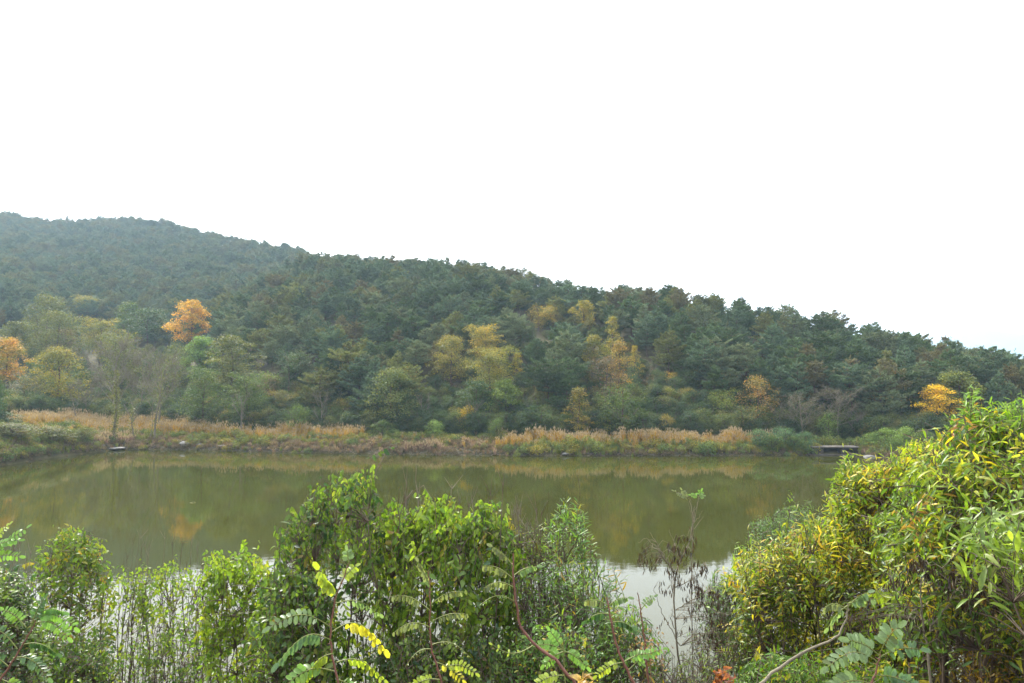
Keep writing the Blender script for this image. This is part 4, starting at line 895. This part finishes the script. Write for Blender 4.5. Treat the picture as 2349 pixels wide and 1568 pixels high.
shrub('broadleaf_shrub', 'light feathery growth seen between the two green drooping-leaf shrubs', [(850, 1200), (880, 1190), (910, 1200), (940, 1260)], 1500, 8.6, .3, 150, 'willow', LT, .08, nstem=4, sd=8, group=G)
shrub('twiggy_shrub', 'tangle of bare tan twigs and small leaves right of the green shrubs', [(1165, 1230), (1180, 1200), (1205, 1195), (1235, 1210), (1262, 1225)], 1610, 8.2, .5, 360, 'willow', OL, .08, nleaf=7, nstem=14, sd=9, bare=.35, spread=.6, group=G)
shrub('narrow_leaf_shrub', 'upright shrub with narrow pointed leaves right of the twig tangle', [(1255, 1180), (1272, 1162), (1290, 1160), (1318, 1142), (1342, 1168), (1352, 1230), (1385, 1255), (1405, 1310)], 1610, 8.0, .5, 270, 'willow', RT, .12, nstem=8, sd=10, droop=.1, spread=.4, up=1.2, group=G)
shrub('narrow_leaf_shrub', 'dark compact leafy shrub low down before the pod-bearing bush', [(1368, 1450), (1390, 1395), (1420, 1385), (1450, 1375), (1485, 1420), (1510, 1480)], 1610, 7.0, .45, 300, 'chestnut', RT, .085, nstem=6, sd=11, spread=.5, group=G)
shrub('narrow_leaf_shrub', 'green leafy shrub filling the gap under the upright narrow-leaf one', [(1170, 1480), (1230, 1440), (1300, 1420), (1370, 1460)], 1610, 6.6, .4, 420, 'oval', RT, .06, nstem=6, sd=12, spread=.6, group=G)
# willows behind the chestnuts
shrub('willow_shrub', 'small grey-green willow with fine leaves left of the chestnut', [(1618, 1360), (1632, 1318), (1665, 1292), (1700, 1295), (1740, 1330)], 1560, 9.6, .5, 420, 'willow', WI, .075, nstem=7, sd=13, spread=.5, group=G, nleaf=14)
shrub('willow_shrub', 'dark grey-green willow crown peeping above the lower chestnut', [(1712, 1225), (1728, 1180), (1760, 1165), (1800, 1150), (1840, 1132), (1880, 1160), (1930, 1200)], 1400, 11.5, .6, 520, 'willow', WI, .08, nstem=8, sd=14, spread=.5, group=G, nleaf=14)
shrub('twiggy_shrub', 'brown dry thicket of fine twigs beneath the small willow', [(1560, 1470), (1600, 1440), (1650, 1410), (1700, 1420), (1740, 1440)], 1610, 8.4, .5, 200, 'willow', [((.1, .11, .04), 2), ((.16, .10, .05), 2), ((.07, .06, .04), 2)], .055, nstem=8, sd=15, bare=.3, spread=.7, group=G)
# chestnuts on the right
shrub('chestnut_tree', 'lower yellow-tinged chestnut, stepping down to the left of the big one', [(1686, 1262), (1705, 1228), (1730, 1262), (1762, 1240), (1800, 1185), (1825, 1190), (1850, 1160), (1880, 1160), (1905, 1150), (1960, 1140)], 1610, 8.9, .7, 1150, 'chestnut', CHY, .13, tlen=(.25, .6), nstem=8, sd=16, droop=.35, spread=.35, base_u=1840, cat='tree', nleaf=10, colpatch=.25, stem_r=.02)
shrub('chestnut_tree', 'yellowing chestnut with golden upper leaves between the lower chestnut and the big one', [(1902, 1200), (1922, 1030), (1945, 1010), (1985, 1060), (2010, 1030), (2050, 1015), (2090, 990), (2130, 975), (2180, 960)], 1500, 8.2, .6, 1250, 'chestnut', CHZ, .12, tlen=(.25, .6), nstem=7, sd=25, droop=.5, spread=.3, base_u=2040, cat='tree', nleaf=10, colpatch=.3, stem_r=.018, bot_fn=([1902, 2000, 2180], [1400, 1480, 1480]))
shrub('chestnut_tree', 'biggest chestnut with long serrated yellow-green leaves', [(2040, 1150), (2060, 1080), (2100, 1010), (2150, 985), (2180, 965), (2215, 920), (2240, 895), (2262, 890), (2290, 925), (2310, 905), (2345, 925), (2400, 900), (2470, 890)], 1420, 6.4, 1.0, 1350, 'chestnut', CH, .132, tlen=(.3, .7), nstem=8, sd=17, droop=.6, spread=.3, base_u=2165, cat='tree', nleaf=10, colpatch=.25, stem_r=.02, bias=.85, bot_fn=([2040, 2150, 2350, 2470], [1440, 1370, 1360, 1360]),
      trunk=[([(2172, 1640, 7.0), (2165, 1480, 7.0), (2148, 1390, 7.1), (2150, 1300, 7.2), (2165, 1180, 7.2), (2200, 1060, 7.2)], .045, .012), ([(2160, 1440, 7.0), (2120, 1350, 7.3), (2060, 1240, 7.4)], .022, .008), ([(2195, 1620, 6.6), (2190, 1500, 6.6), (2215, 1400, 6.6), (2290, 1300, 6.6), (2300, 1200, 6.6)], .022, .008), ([(2168, 1480, 7), (2205, 1420, 6.8), (2230, 1330, 6.7)], .02, .008)])
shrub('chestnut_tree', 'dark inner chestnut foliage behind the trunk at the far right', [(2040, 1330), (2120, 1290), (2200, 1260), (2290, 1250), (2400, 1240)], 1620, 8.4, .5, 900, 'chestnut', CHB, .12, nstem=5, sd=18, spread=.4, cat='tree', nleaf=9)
shrub('chestnut_tree', 'long-leaved chestnut bough closest at the right edge', [(2230, 1160), (2260, 1120), (2290, 1080), (2340, 1050), (2400, 1060)], 1280, 5.0, .35, 60, 'chestnut', [((.18, .29, .03), 4), ((.25, .34, .05), 3), ((.12, .2, .03), 2), ((.4, .4, .12), 1)], .16, nstem=3, sd=19, droop=.35, spread=.3, base_u=2500, cat='tree', nleaf=8)
shrub('chestnut_shrub', 'green low chestnut growth with golden leaves at the lower right corner', [(2230, 1480), (2290, 1440), (2360, 1400), (2420, 1400)], 1620, 6.4, .4, 420, 'chestnut', CHB, .10, nstem=4, sd=20, spread=.5, group=G)
shrub('chestnut_shrub', 'low green leafy growth below the lower chestnut', [(1640, 1560), (1700, 1500), (1780, 1470), (1860, 1480), (1950, 1460), (2040, 1490), (2110, 1520)], 1620, 6.8, .5, 900, 'chestnut', CHD, .095, nstem=8, sd=21, spread=.8, group=G)
shrub('broadleaf_shrub', 'dark leafy shrub in the lower left corner behind the locust fronds', [(-60, 1330), (-20, 1290), (20, 1300), (50, 1330), (85, 1400), (110, 1460)], 1610, 8.0, .6, 480, 'oval', DK, .085, nstem=9, sd=22, spread=.6, group=G)
shrub('narrow_leaf_shrub', 'leafy mid-green growth hiding the bases of the upright narrow-leaf shrub', [(1165, 1330), (1220, 1290), (1280, 1300), (1340, 1310), (1400, 1400)], 1610, 7.4, .4, 420, 'willow', RT, .09, nstem=7, sd=26, spread=.6, group=G, droop=.4)
shrub('twiggy_shrub', 'brown and green low tangle around the foot of the pod bush', [(1480, 1540), (1540, 1500), (1620, 1480), (1680, 1500)], 1620, 6.6, .4, 240, 'willow', OL, .055, nstem=9, sd=27, spread=.7, bare=.3, group=G)
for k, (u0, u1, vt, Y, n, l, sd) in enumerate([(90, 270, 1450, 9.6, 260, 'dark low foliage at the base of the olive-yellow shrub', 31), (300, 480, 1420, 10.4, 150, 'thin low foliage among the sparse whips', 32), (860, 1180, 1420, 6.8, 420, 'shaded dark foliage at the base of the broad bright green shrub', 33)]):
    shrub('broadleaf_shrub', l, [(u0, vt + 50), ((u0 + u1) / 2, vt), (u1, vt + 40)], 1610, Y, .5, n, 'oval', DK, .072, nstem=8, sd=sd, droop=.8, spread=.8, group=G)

rs = np.random.default_rng(77)
shrub('chestnut_shoots', 'row of upright leafy chestnut shoots standing above the big crown at the right', [(2175, 960), (2205, 950), (2235, 893), (2262, 935), (2290, 905), (2318, 945), (2345, 900), (2380, 940)], 1010, 6.5, .5, 170, 'chestnut', [((.16, .28, .03), 4), ((.22, .34, .04), 2), ((.10, .2, .03), 3)], .12, tlen=(.3, .6), nstem=9, sd=23, droop=-.1, clump=False, spread=.3, base_u=2200, cat='shoots', nleaf=13, up=2.6, edge=.45)
shrub('chestnut_shoots', 'upright leafy shoots rising from the lower chestnut over the water', [(1700, 1240), (1722, 1205), (1760, 1245), (1822, 1130), (1842, 1180), (1895, 1120), (1935, 1050), (1960, 1080)], 1350, 8.2, .5, 150, 'chestnut', CHY, .12, tlen=(.35, .7), nstem=8, sd=24, droop=.1, clump=False, spread=.35, base_u=1840, cat='shoots', nleaf=11, up=2.2, edge=.3)
# ------------------------------------------------------------------ bare whips rising above the leaves
def whips(name, label, u0, u1, v0, v1, Y, n, sd, cat='shrub'):
    rr = np.random.default_rng(sd); x = ((u0 + u1) / 2 - 1174.5) / F * Y; b = np.array([x, Y, float(z_at(x, Y))]); root = empty(name, b); tag(root, label, cat)
    for i in range(n):
        u = rr.uniform(u0, u1); v = rr.uniform(v0, v1); Yt = Y + rr.uniform(-.5, .5); tip = np.array(P(u, v, Yt)); lo = np.array([tip[0] * .96 + b[0] * .04 + rr.normal(0, .35), Yt, 0]); lo[2] = float(z_at(lo[0], Yt)) - .05
        tb = Buf(); s = np.linspace(0, 1, 9)[:, None]; pts = lo + (tip - lo) * s; pts[:, 0] += .04 * np.sin(s[:, 0] * 8 + i) * s[:, 0]; tube(tb, pts - b, .013, .0035, 4)
        for k in range(5): q = pts[8 - (k % 4)] - (0, 0, .05); e = q + np.array([rr.normal(0, .06), rr.normal(0, .05), rr.uniform(.12, .26)]); tube(tb, [q - b, e - b], .005, .002, 3)
        link('stem', tb.mesh('stem', [M_gray if i % 3 else M_twig]), root)
whips('bare_shrub', 'grey leafless whips standing above the sparse shrub by the bright water', 268, 478, 1225, 1300, 12.2, 18, 41)
whips('bare_shrub', 'thin bare stems sticking out above the broad bright green shrub', 905, 1180, 1095, 1160, 7.8, 16, 42)
whips('bare_shrub', 'dry tan stems rising from the twig tangle', 1165, 1255, 1165, 1235, 8.1, 18, 43)
whips('bare_shrub', 'grey dead twigs left of the olive-yellow shrub', 20, 75, 1240, 1330, 9, 9, 44)

# ------------------------------------------------------------------ pod-bearing bush against the water
def poly(pl, n=16):
    pts = np.array([P(*q) for q in pl]); s = np.linspace(0, 1, len(pts)); s2 = np.linspace(0, 1, n)
    return np.stack([np.interp(s2, s, pts[:, k]) for k in range(3)], 1)
def pod_bush(label, b_uY, branches, clusters, npod, sd, r0=.012, name='pod_shrub'):
    rr = np.random.default_rng(sd); u, Y = b_uY; x = (u - 1174.5) / F * Y; b = np.array([x, Y, float(z_at(x, Y)) - .05]); root = empty(name, b); tag(root, label, 'shrub')
    allp = []
    for pl, ra, rb in branches:
        pts = poly([(a, c, Y + d) for a, c, d in pl]); pts += rr.normal(0, .006, pts.shape)
        if pl[0][1] > 1565: pts = np.concatenate([[b], pts])
        tb = Buf(); tube(tb, pts - b, ra, rb, 5); link('stem', tb.mesh('stem', [M_gray]), root); allp.append(pts)
    w = Buf(); pos, D, S, C = [], [], [], []
    for (cu, cv, ru, rv, n) in clusters:
        for i in range(int(n * .6)):
            p = np.array(P(cu + rr.normal(0, ru), cv + rr.normal(0, rv), Y + rr.normal(0, .12))); SP = np.concatenate(allp); a = SP[int(np.argmin(np.linalg.norm(SP - p, axis=1) + (SP[:, 2] > p[2] + .05) * .3))]
            m = (a + p) / 2 + (0, 0, .05); tube(w, np.array([a, m, p]) - b, [.003, .002, .0013], 0, 3)
            for k in range(int(rr.integers(2, 6))): pos.append(p + rr.normal(0, .018, 3)); D.append([rr.normal(0, .16), rr.normal(0, .16), -1]); S.append(rr.uniform(.055, .085)); C.append(np.array([.035, .022, .02]) * rr.uniform(.6, 1.5))
    tag(link('twigs', w.mesh('twigs', [M_gray]), root), kind='stuff')
    pos, D, S, C = map(np.array, (pos, D, S, C)); split_leaves('pod', pos, frames(D, rr.normal(0, 1, D.shape)), S, C, root, b, rr, 300, 'pod')
    return root, b, rr
pod_bush('tall nearly leafless bush hung with dark seed pods before the bright water', (1565, 7.8),
    [([(1572, 1600, 0), (1556, 1500, 0), (1548, 1410, 0), (1548, 1310, 0), (1562, 1290, 0), (1580, 1250, 0), (1590, 1200, 0), (1592, 1130 + 30, 0)], .014, .003),
     ([(1548, 1318, 0), (1520, 1270, .1), (1490, 1220, .1), (1472, 1180, .1), (1466, 1150 + 110, .1)][:3], .008, .003), ([(1548, 1318, 0), (1510, 1262, -.1), (1484, 1235, -.1), (1466, 1205 + 40, -.1)], .007, .002),
     ([(1592, 1190, 0), (1583, 1150, .1), (1578, 1140, .1), (1552, 1125 + 5, .1)], .004, .002), ([(1590, 1195, 0), (1598, 1160, 0), (1604, 1135, 0)], .004, .002), ([(1588, 1205, 0), (1606, 1180, 0), (1612, 1170, 0)], .003, .001),
     ([(1560, 1295, 0), (1545, 1240, .1), (1535, 1215, .1)], .004, .002), ([(1548, 1350, 0), (1590, 1330, 0), (1625, 1300, 0)], .006, .002), ([(1550, 1400, 0), (1600, 1370, -.1), (1640, 1350, -.1)], .005, .002), ([(1560, 1480, 0), (1515, 1400, .2), (1500, 1350, .2)], .006, .002)],
    [(1478, 1262, 8, 14, 22), (1500, 1290, 14, 14, 18), (1552, 1270, 10, 22, 34), (1580, 1262, 10, 22, 24), (1545, 1330, 16, 22, 34), (1590, 1320, 12, 18, 20), (1620, 1300, 12, 14, 14), (1612, 1350, 18, 16, 30), (1640, 1365, 18, 16, 26), (1600, 1420, 26, 24, 34), (1640, 1440, 24, 28, 34), (1555, 1420, 20, 24, 14)], 300, 51)
pod_bush('brown withered pod clusters hanging inside the biggest chestnut', (2150, 5.6),
    [([(2140, 1600, 0), (2120, 1450, 0), (2110, 1350, 0), (2120, 1290, 0)], .012, .003), ([(2130, 1450, 0), (2180, 1380, 0), (2200, 1310, 0)], .008, .003), ([(2115, 1400, 0), (2060, 1360, 0), (2040, 1340, 0)], .006, .003)],
    [(2115, 1290, 22, 16, 46), (2060, 1330, 18, 18, 26), (2190, 1330, 22, 22, 40), (2100, 1420, 26, 22, 34), (1985, 1420, 30, 24, 34), (2240, 1380, 22, 22, 26), (2180, 1440, 24, 22, 24)], 300, 52)

# ------------------------------------------------------------------ locust saplings: stems with feather-shaped leaves
def locust(label, Y, stem, fronds, sd, r0=.0085, mat_=None, base=True, name='locust_sapling', extra=(), cat='sapling'):
    rr = np.random.default_rng(sd); pts = poly([(q[0], q[1], Y + (q[2] if len(q) > 2 else 0)) for q in stem], 22)
    if base:
        g = pts[0].copy(); g[2] = float(z_at(g[0], g[1])) - .05; pts = np.concatenate([[g], pts])
    b = pts[0].copy(); root = empty(name, b); tag(root, label, cat); pts[1:] += rr.normal(0, .003, pts[1:].shape)
    tb = Buf(); tube(tb, pts - b, r0, r0 * .35, 7)
    for i in range(0, len(pts) - 2, 1):                                # thorns
        if rr.random() < .7: q = pts[i] - b + (pts[i + 1] - pts[i]) * rr.random(); e = np.array([(-1) ** i, rr.normal(0, .5), .3]) * r0 * 2.2; tube(tb, [q, q + e], r0 * .35, .0004, 3)
    link('stem', tb.mesh('stem', [mat_ or M_redtwig]), root)
    for pl in extra:
        e = poly([(a, c, Y) for a, c in pl], 10); tb = Buf(); tube(tb, e - b, r0 * .6, r0 * .2, 5); link('branch', tb.mesh('branch', [mat_ or M_redtwig]), root)
    for f in fronds:
        (u0, v0), (u1, v1), npair, ll, colr = f[:5]; dz = f[5] if len(f) > 5 else 0; arch = f[6] if len(f) > 6 else .12; hang = f[7] if len(f) > 7 else .35
        a = np.array(P(u0, v0, Y)); e = np.array(P(u1, v1, Y + dz)); Ln = np.linalg.norm(e - a); s = np.linspace(0, 1, 12)[:, None]
        ra = a + (e - a) * s + np.array([0, 0, 1]) * (arch * Ln * np.sin(s * math.pi)); rb = Buf(); tube(rb, ra - b, .0045, .0015, 4, (1, 1, 1)); fo = link('frond', rb.mesh('frond', [M_oliv]), root)
        t = .22 + .76 * (np.arange(npair) + .5) / npair; base_p = np.stack([np.interp(t, s[:, 0], ra[:, k]) for k in range(3)], 1); tg = unit(np.stack([np.interp(t, s[:, 0], np.gradient(ra[:, k])) for k in range(3)], 1))
        nrm0 = unit(np.array([0, -.75, .65]) + rr.normal(0, .12, 3)); sv = unit(np.cross(tg, nrm0))
        for sgn in (-1, 1):
            if hang > .8: d = unit(sv * sgn * .35 + tg * .25 + np.array([0, 0, -hang]) + rr.normal(0, .12, (npair, 3)))
            else: d = unit(sv * sgn + tg * .35 + np.array([0, 0, -hang * .5]) + rr.normal(0, .09, (npair, 3)))
            n_ = nrm0 + rr.normal(0, .22, (npair, 3)) + (np.array([0, -.8, 0]) if hang > .8 else 0); keep = rr.random(npair) > (.25 if hang > 1.1 else .06)
            c = np.array(colr) * rr.uniform(.75, 1.25, (npair, 1)); br = rr.random(npair) < .08; c[br] *= (.9, .8, .6)
            sz = ll * (1 - .35 * np.abs(t - .5) * 1.4) * rr.uniform(.85, 1.1, npair)
            kk = 'dry' if hang > 1.1 and f[7] > 1.2 else 'locust'
            leaf_objs(kk, (base_p - b)[keep], frames(d, n_)[keep], sz[keep], c[keep], rr.integers(0, len(LEAF[kk]), npair)[keep], fo, 'leaflet')
        if hang <= 1.1: leaf_objs('locust', (ra[-1:] - b), frames(tg[-1:], nrm0[None]), np.array([ll]), np.array([colr]), np.array([0]), fo, 'leaflet')
LG1 = (.17, .32, .06); PG = (.17, .25, .11); GG = (.10, .18, .08); YL = (.5, .46, .04); YG1 = (.30, .38, .04); WI1 = (.16, .19, .09); DG1 = (.06, .13, .035)
locust('young locust with one golden drooping frond at the bottom centre', 4.6, [(782, 1600), (772, 1560), (762, 1500), (758, 1440), (768, 1380), (790, 1320), (800, 1290)],
  [((768, 1362), (732, 1308), 8, .075, YG1, -.1, .02, .9), ((760, 1440), (622, 1438), 9, .065, PG, -.2, .2, .5), ((760, 1470), (640, 1520), 9, .07, GG, -.3, .25, .9), ((762, 1450), (880, 1490), 8, .078, YL, .1, .3, 1.0), ((770, 1385), (870, 1410), 7, .05, PG, .2, .15, .9), ((780, 1340), (815, 1300), 7, .05, YG1, .1, .1, .8),
   ((765, 1540), (640, 1590), 9, .07, LG1, -.2, .2, .4), ((772, 1520), (880, 1560), 8, .06, YG1, .1, .2, .9), ((764, 1500), (700, 1560), 9, .06, YG1, -.1, .2, .9), ((776, 1560), (830, 1600), 8, .06, LG1, .1, .1, .5), ((800, 1290), (796, 1245 + 20), 6, .045, PG, 0, 0, .4)], 61)
locust('withered locust stem with curled grey-green fronds right of the golden one', 5.0, [(1025, 1600), (1008, 1550), (990, 1490), (985, 1430), (988, 1370), (982, 1310)],
  [((985, 1400), (895, 1370), 8, .05, WI1, 0, .15, 1.15), ((985, 1390), (1070, 1360), 8, .05, WI1, 0, .15, 1.15), ((987, 1440), (900, 1455), 8, .055, WI1, -.1, .2, 1.2), ((985, 1430), (1075, 1410), 8, .05, WI1, -.1, .1, 1.15), ((990, 1480), (1080, 1510), 8, .06, WI1, 0, .2, 1.3), ((990, 1490), (930, 1530), 7, .055, WI1, 0, .2, 1.3), ((984, 1340), (960, 1290), 7, .045, WI1, 0, .05, 1.1),
   ((1008, 1540), (1090, 1545), 8, .045, YG1, 0, .2, .5), ((1010, 1560), (930, 1590), 10, .05, YG1, 0, .15, .4), ((1000, 1520), (1060, 1560), 7, .05, YL, 0, .1, .6)], 62)
locust('thick reddish arching stem with grey wilting fronds before the twig tangle', 4.5, [(1335, 1610), (1312, 1560), (1275, 1515), (1225, 1480), (1195, 1440), (1182, 1380), (1176, 1310), (1178, 1270)],
  [((1178, 1330), (1105, 1300), 9, .05, WI1, 0, .15, 1.15), ((1180, 1350), (1110, 1350), 9, .052, WI1, 0, .2, 1.2), ((1180, 1380), (1100, 1390), 8, .055, PG, -.1, .2, 1.25), ((1177, 1300), (1130, 1255), 8, .045, WI1, 0, .1, 1.1), ((1180, 1320), (1230, 1300), 6, .045, PG, 0, .1, .9), ((1225, 1480), (1130, 1420 + 60), 3, .03, YG1, 0, -.2, .4)], 63, r0=.013)
locust('small bright green locust sprout among the lower stems', 4.8, [(1300, 1600), (1294, 1540), (1292, 1470)],
  [((1292, 1490), (1262, 1448), 8, .045, LG1, 0, .02, .3), ((1292, 1492), (1235, 1480), 8, .045, LG1, 0, .1, .3), ((1292, 1494), (1345, 1530), 9, .05, LG1, 0, .1, .3), ((1292, 1496), (1250, 1525), 8, .05, LG1, 0, .1, .3), ((1294, 1550), (1230, 1570), 8, .05, YG1, 0, .1, .3), ((1298, 1570), (1260, 1600), 8, .05, LG1, 0, .1, .3)], 64, r0=.006, mat_=M_oliv)
locust('dark red upright stem with drooping fronds near the pod bush', 5.0, [(1480, 1620), (1450, 1560), (1425, 1510), (1405, 1450), (1396, 1390), (1392, 1370)],
  [((1395, 1390), (1340, 1380), 7, .055, WI1, 0, .15, 1.15), ((1395, 1392), (1440, 1372), 7, .05, PG, 0, .15, .9), ((1398, 1410), (1345, 1425), 7, .05, DG1, 0, .15, .9), ((1400, 1430), (1450, 1440), 7, .05, DG1, 0, .15, .9), ((1430, 1520), (1500, 1500), 8, .05, LG1, 0, .1, .4), ((1430, 1520), (1370, 1550), 8, .045, YG1, 0, .1, .4), ((1440, 1540), (1520, 1490), 7, .04, LG1, 0, .1, .3)], 65, r0=.012)
locust('dark red straight stem left of the pod bush trunk', 5.6, [(1492, 1620), (1485, 1540), (1478, 1470), (1470, 1400), (1462, 1360)], [((1470, 1400), (1500, 1370), 6, .04, PG, 0, .1, .8), ((1478, 1460), (1440, 1440), 6, .04, DG1, 0, .1, .8)], 66, r0=.01)
locust('curved brown branch reaching up across the low growth on the right', 4.6, [(1700, 1620), (1735, 1575), (1790, 1530), (1850, 1492), (1900, 1472), (1925, 1455), (1943, 1420), (1945, 1385)],
  [((1943, 1395), (1990, 1360), 8, .055, PG, 0, .1, 1.0), ((1943, 1400), (1885, 1400), 8, .055, WI1, 0, .25, 1.15), ((1944, 1390), (1900, 1440), 5, .05, PG, 0, .1, .9), ((1945, 1385), (2010, 1375), 7, .05, PG, 0, .05, 1.15)], 67, r0=.012, mat_=M_gray)
locust('pale green locust leaves spread at the bottom near the right corner', 4.4, [(1990, 1620), (1995, 1580), (2010, 1540), (2020, 1500)],
  [((2015, 1520), (1900, 1530), 9, .068, PG, -.1, .2, .6), ((2018, 1500), (2060, 1440), 8, .075, PG, -.1, .1, .6), ((2018, 1505), (1950, 1470), 8, .075, PG, 0, .1, .5), ((2016, 1510), (2110, 1490), 8, .065, GG, -.1, .12, .6), ((2005, 1550), (2100, 1575), 9, .07, GG, -.1, .1, .5), ((2000, 1570), (1900, 1585), 9, .07, PG, -.1, .12, .5)], 68, r0=.01)
locust('bright lime locust fronds reaching in at the left edge', 5.2, [(-70, 1620), (-60, 1500), (-50, 1400), (-40, 1320), (-30, 1260)],
  [((-40, 1290), (60, 1212), 9, .05, LG1, 0, .02, .3), ((-35, 1270), (42, 1240), 9, .05, LG1, 0, .1, .4), ((-40, 1290), (44, 1277), 9, .05, LG1, 0, .1, .5), ((-32, 1262), (20, 1205), 7, .04, YG1, 0, .02, .3)], 69, r0=.01)
locust('light green locust fronds fanned over the lower left shrubs', 5.0, [(-40, 1640), (0, 1560), (40, 1500), (70, 1450), (90, 1410)],
  [((70, 1430), (170, 1440), 11, .055, LG1, 0, .25, .5), ((75, 1420), (145, 1405), 11, .05, (.12, .24, .06), 0, .2, .9), ((80, 1430), (155, 1462), 10, .055, LG1, 0, .2, .4), ((60, 1440), (10, 1400), 8, .05, LG1, 0, .1, .4), ((70, 1440), (100, 1375), 8, .05, DG1, 0, .1, .7), ((50, 1480), (130, 1500), 10, .05, DG1, 0, .15, .9), ((40, 1490), (-30, 1440), 9, .05, DG1, 0, .15, .6), ((30, 1510), (110, 1555), 10, .055, GG, 0, .2, .7), ((20, 1530), (-40, 1500), 9, .055, DG1, 0, .1, .6), ((5, 1560), (60, 1600), 9, .055, LG1, 0, .1, .6)], 70, r0=.009)
# the tuft of leaves at the tips of the pod bush belongs to a slim locust behind it
locust('slim grey locust stem topped by two leaf tufts over the dark water', 7.9, [(1586, 1340), (1588, 1260), (1590, 1200), (1592, 1165)],
  [((1577, 1148), (1548, 1128), 6, .045, WI1, 0, .05, .5), ((1577, 1148), (1565, 1126), 6, .045, WI1, 0, .05, .5), ((1603, 1140), (1608, 1128), 5, .045, LG1, 0, .05, .4), ((1603, 1140), (1586, 1136), 5, .04, LG1, 0, .05, .4), ((1603, 1140), (1612, 1138), 4, .04, PG, 0, .05, .4)], 71, r0=.006, mat_=M_gray, base=True, extra=[[(1590, 1200), (1583, 1170), (1577, 1148)], [(1592, 1200), (1599, 1165), (1603, 1140)], [(1592, 1215), (1606, 1195), (1615, 1185)]])
# dry leaves
def dry_bunch(u, v, Y, n, rad, colr, label, sd, size=.06):
    rr = np.random.default_rng(sd); c = np.array(P(u, v, Y)); g = np.array([c[0], c[1], float(z_at(c[0], c[1]))]); root = empty('dead_branch', g); tag(root, label, 'branch'); tb = Buf()
    tube(tb, [[0, 0, -.05], (c - g) * .5 + (.06, 0, 0), c - g], .008, .003, 5); link('stem', tb.mesh('stem', [M_redtwig]), root)
    pos = c + unit(rr.normal(0, 1, (n, 3))) * rad * rr.uniform(.2, 1, (n, 1)); pos[:, 2] += rad * .2
    leaf_objs('dry', pos - g, frames(rr.normal(0, 1, (n, 3)) + (0, 0, -.6), rr.normal(0, 1, (n, 3))), size * rr.uniform(.6, 1.3, n), np.array(colr) * rr.uniform(.6, 1.4, (n, 1)), rr.integers(0, 2, n), root)
dry_bunch(1652, 1566, 4.6, 60, .085, (.25, .09, .04), 'bunch of rusty red dead leaves at the bottom edge', 81)
dry_bunch(1342, 1566, 4.2, 12, .04, (.38, .26, .11), 'crumpled tan dead leaf cluster at the bottom by the arching stem', 82, .09)
dry_bunch(1490, 1500, 5.6, 90, .2, (.22, .14, .09), 'spray of small brown dead leaves beside the pod bush trunk', 83, .035)
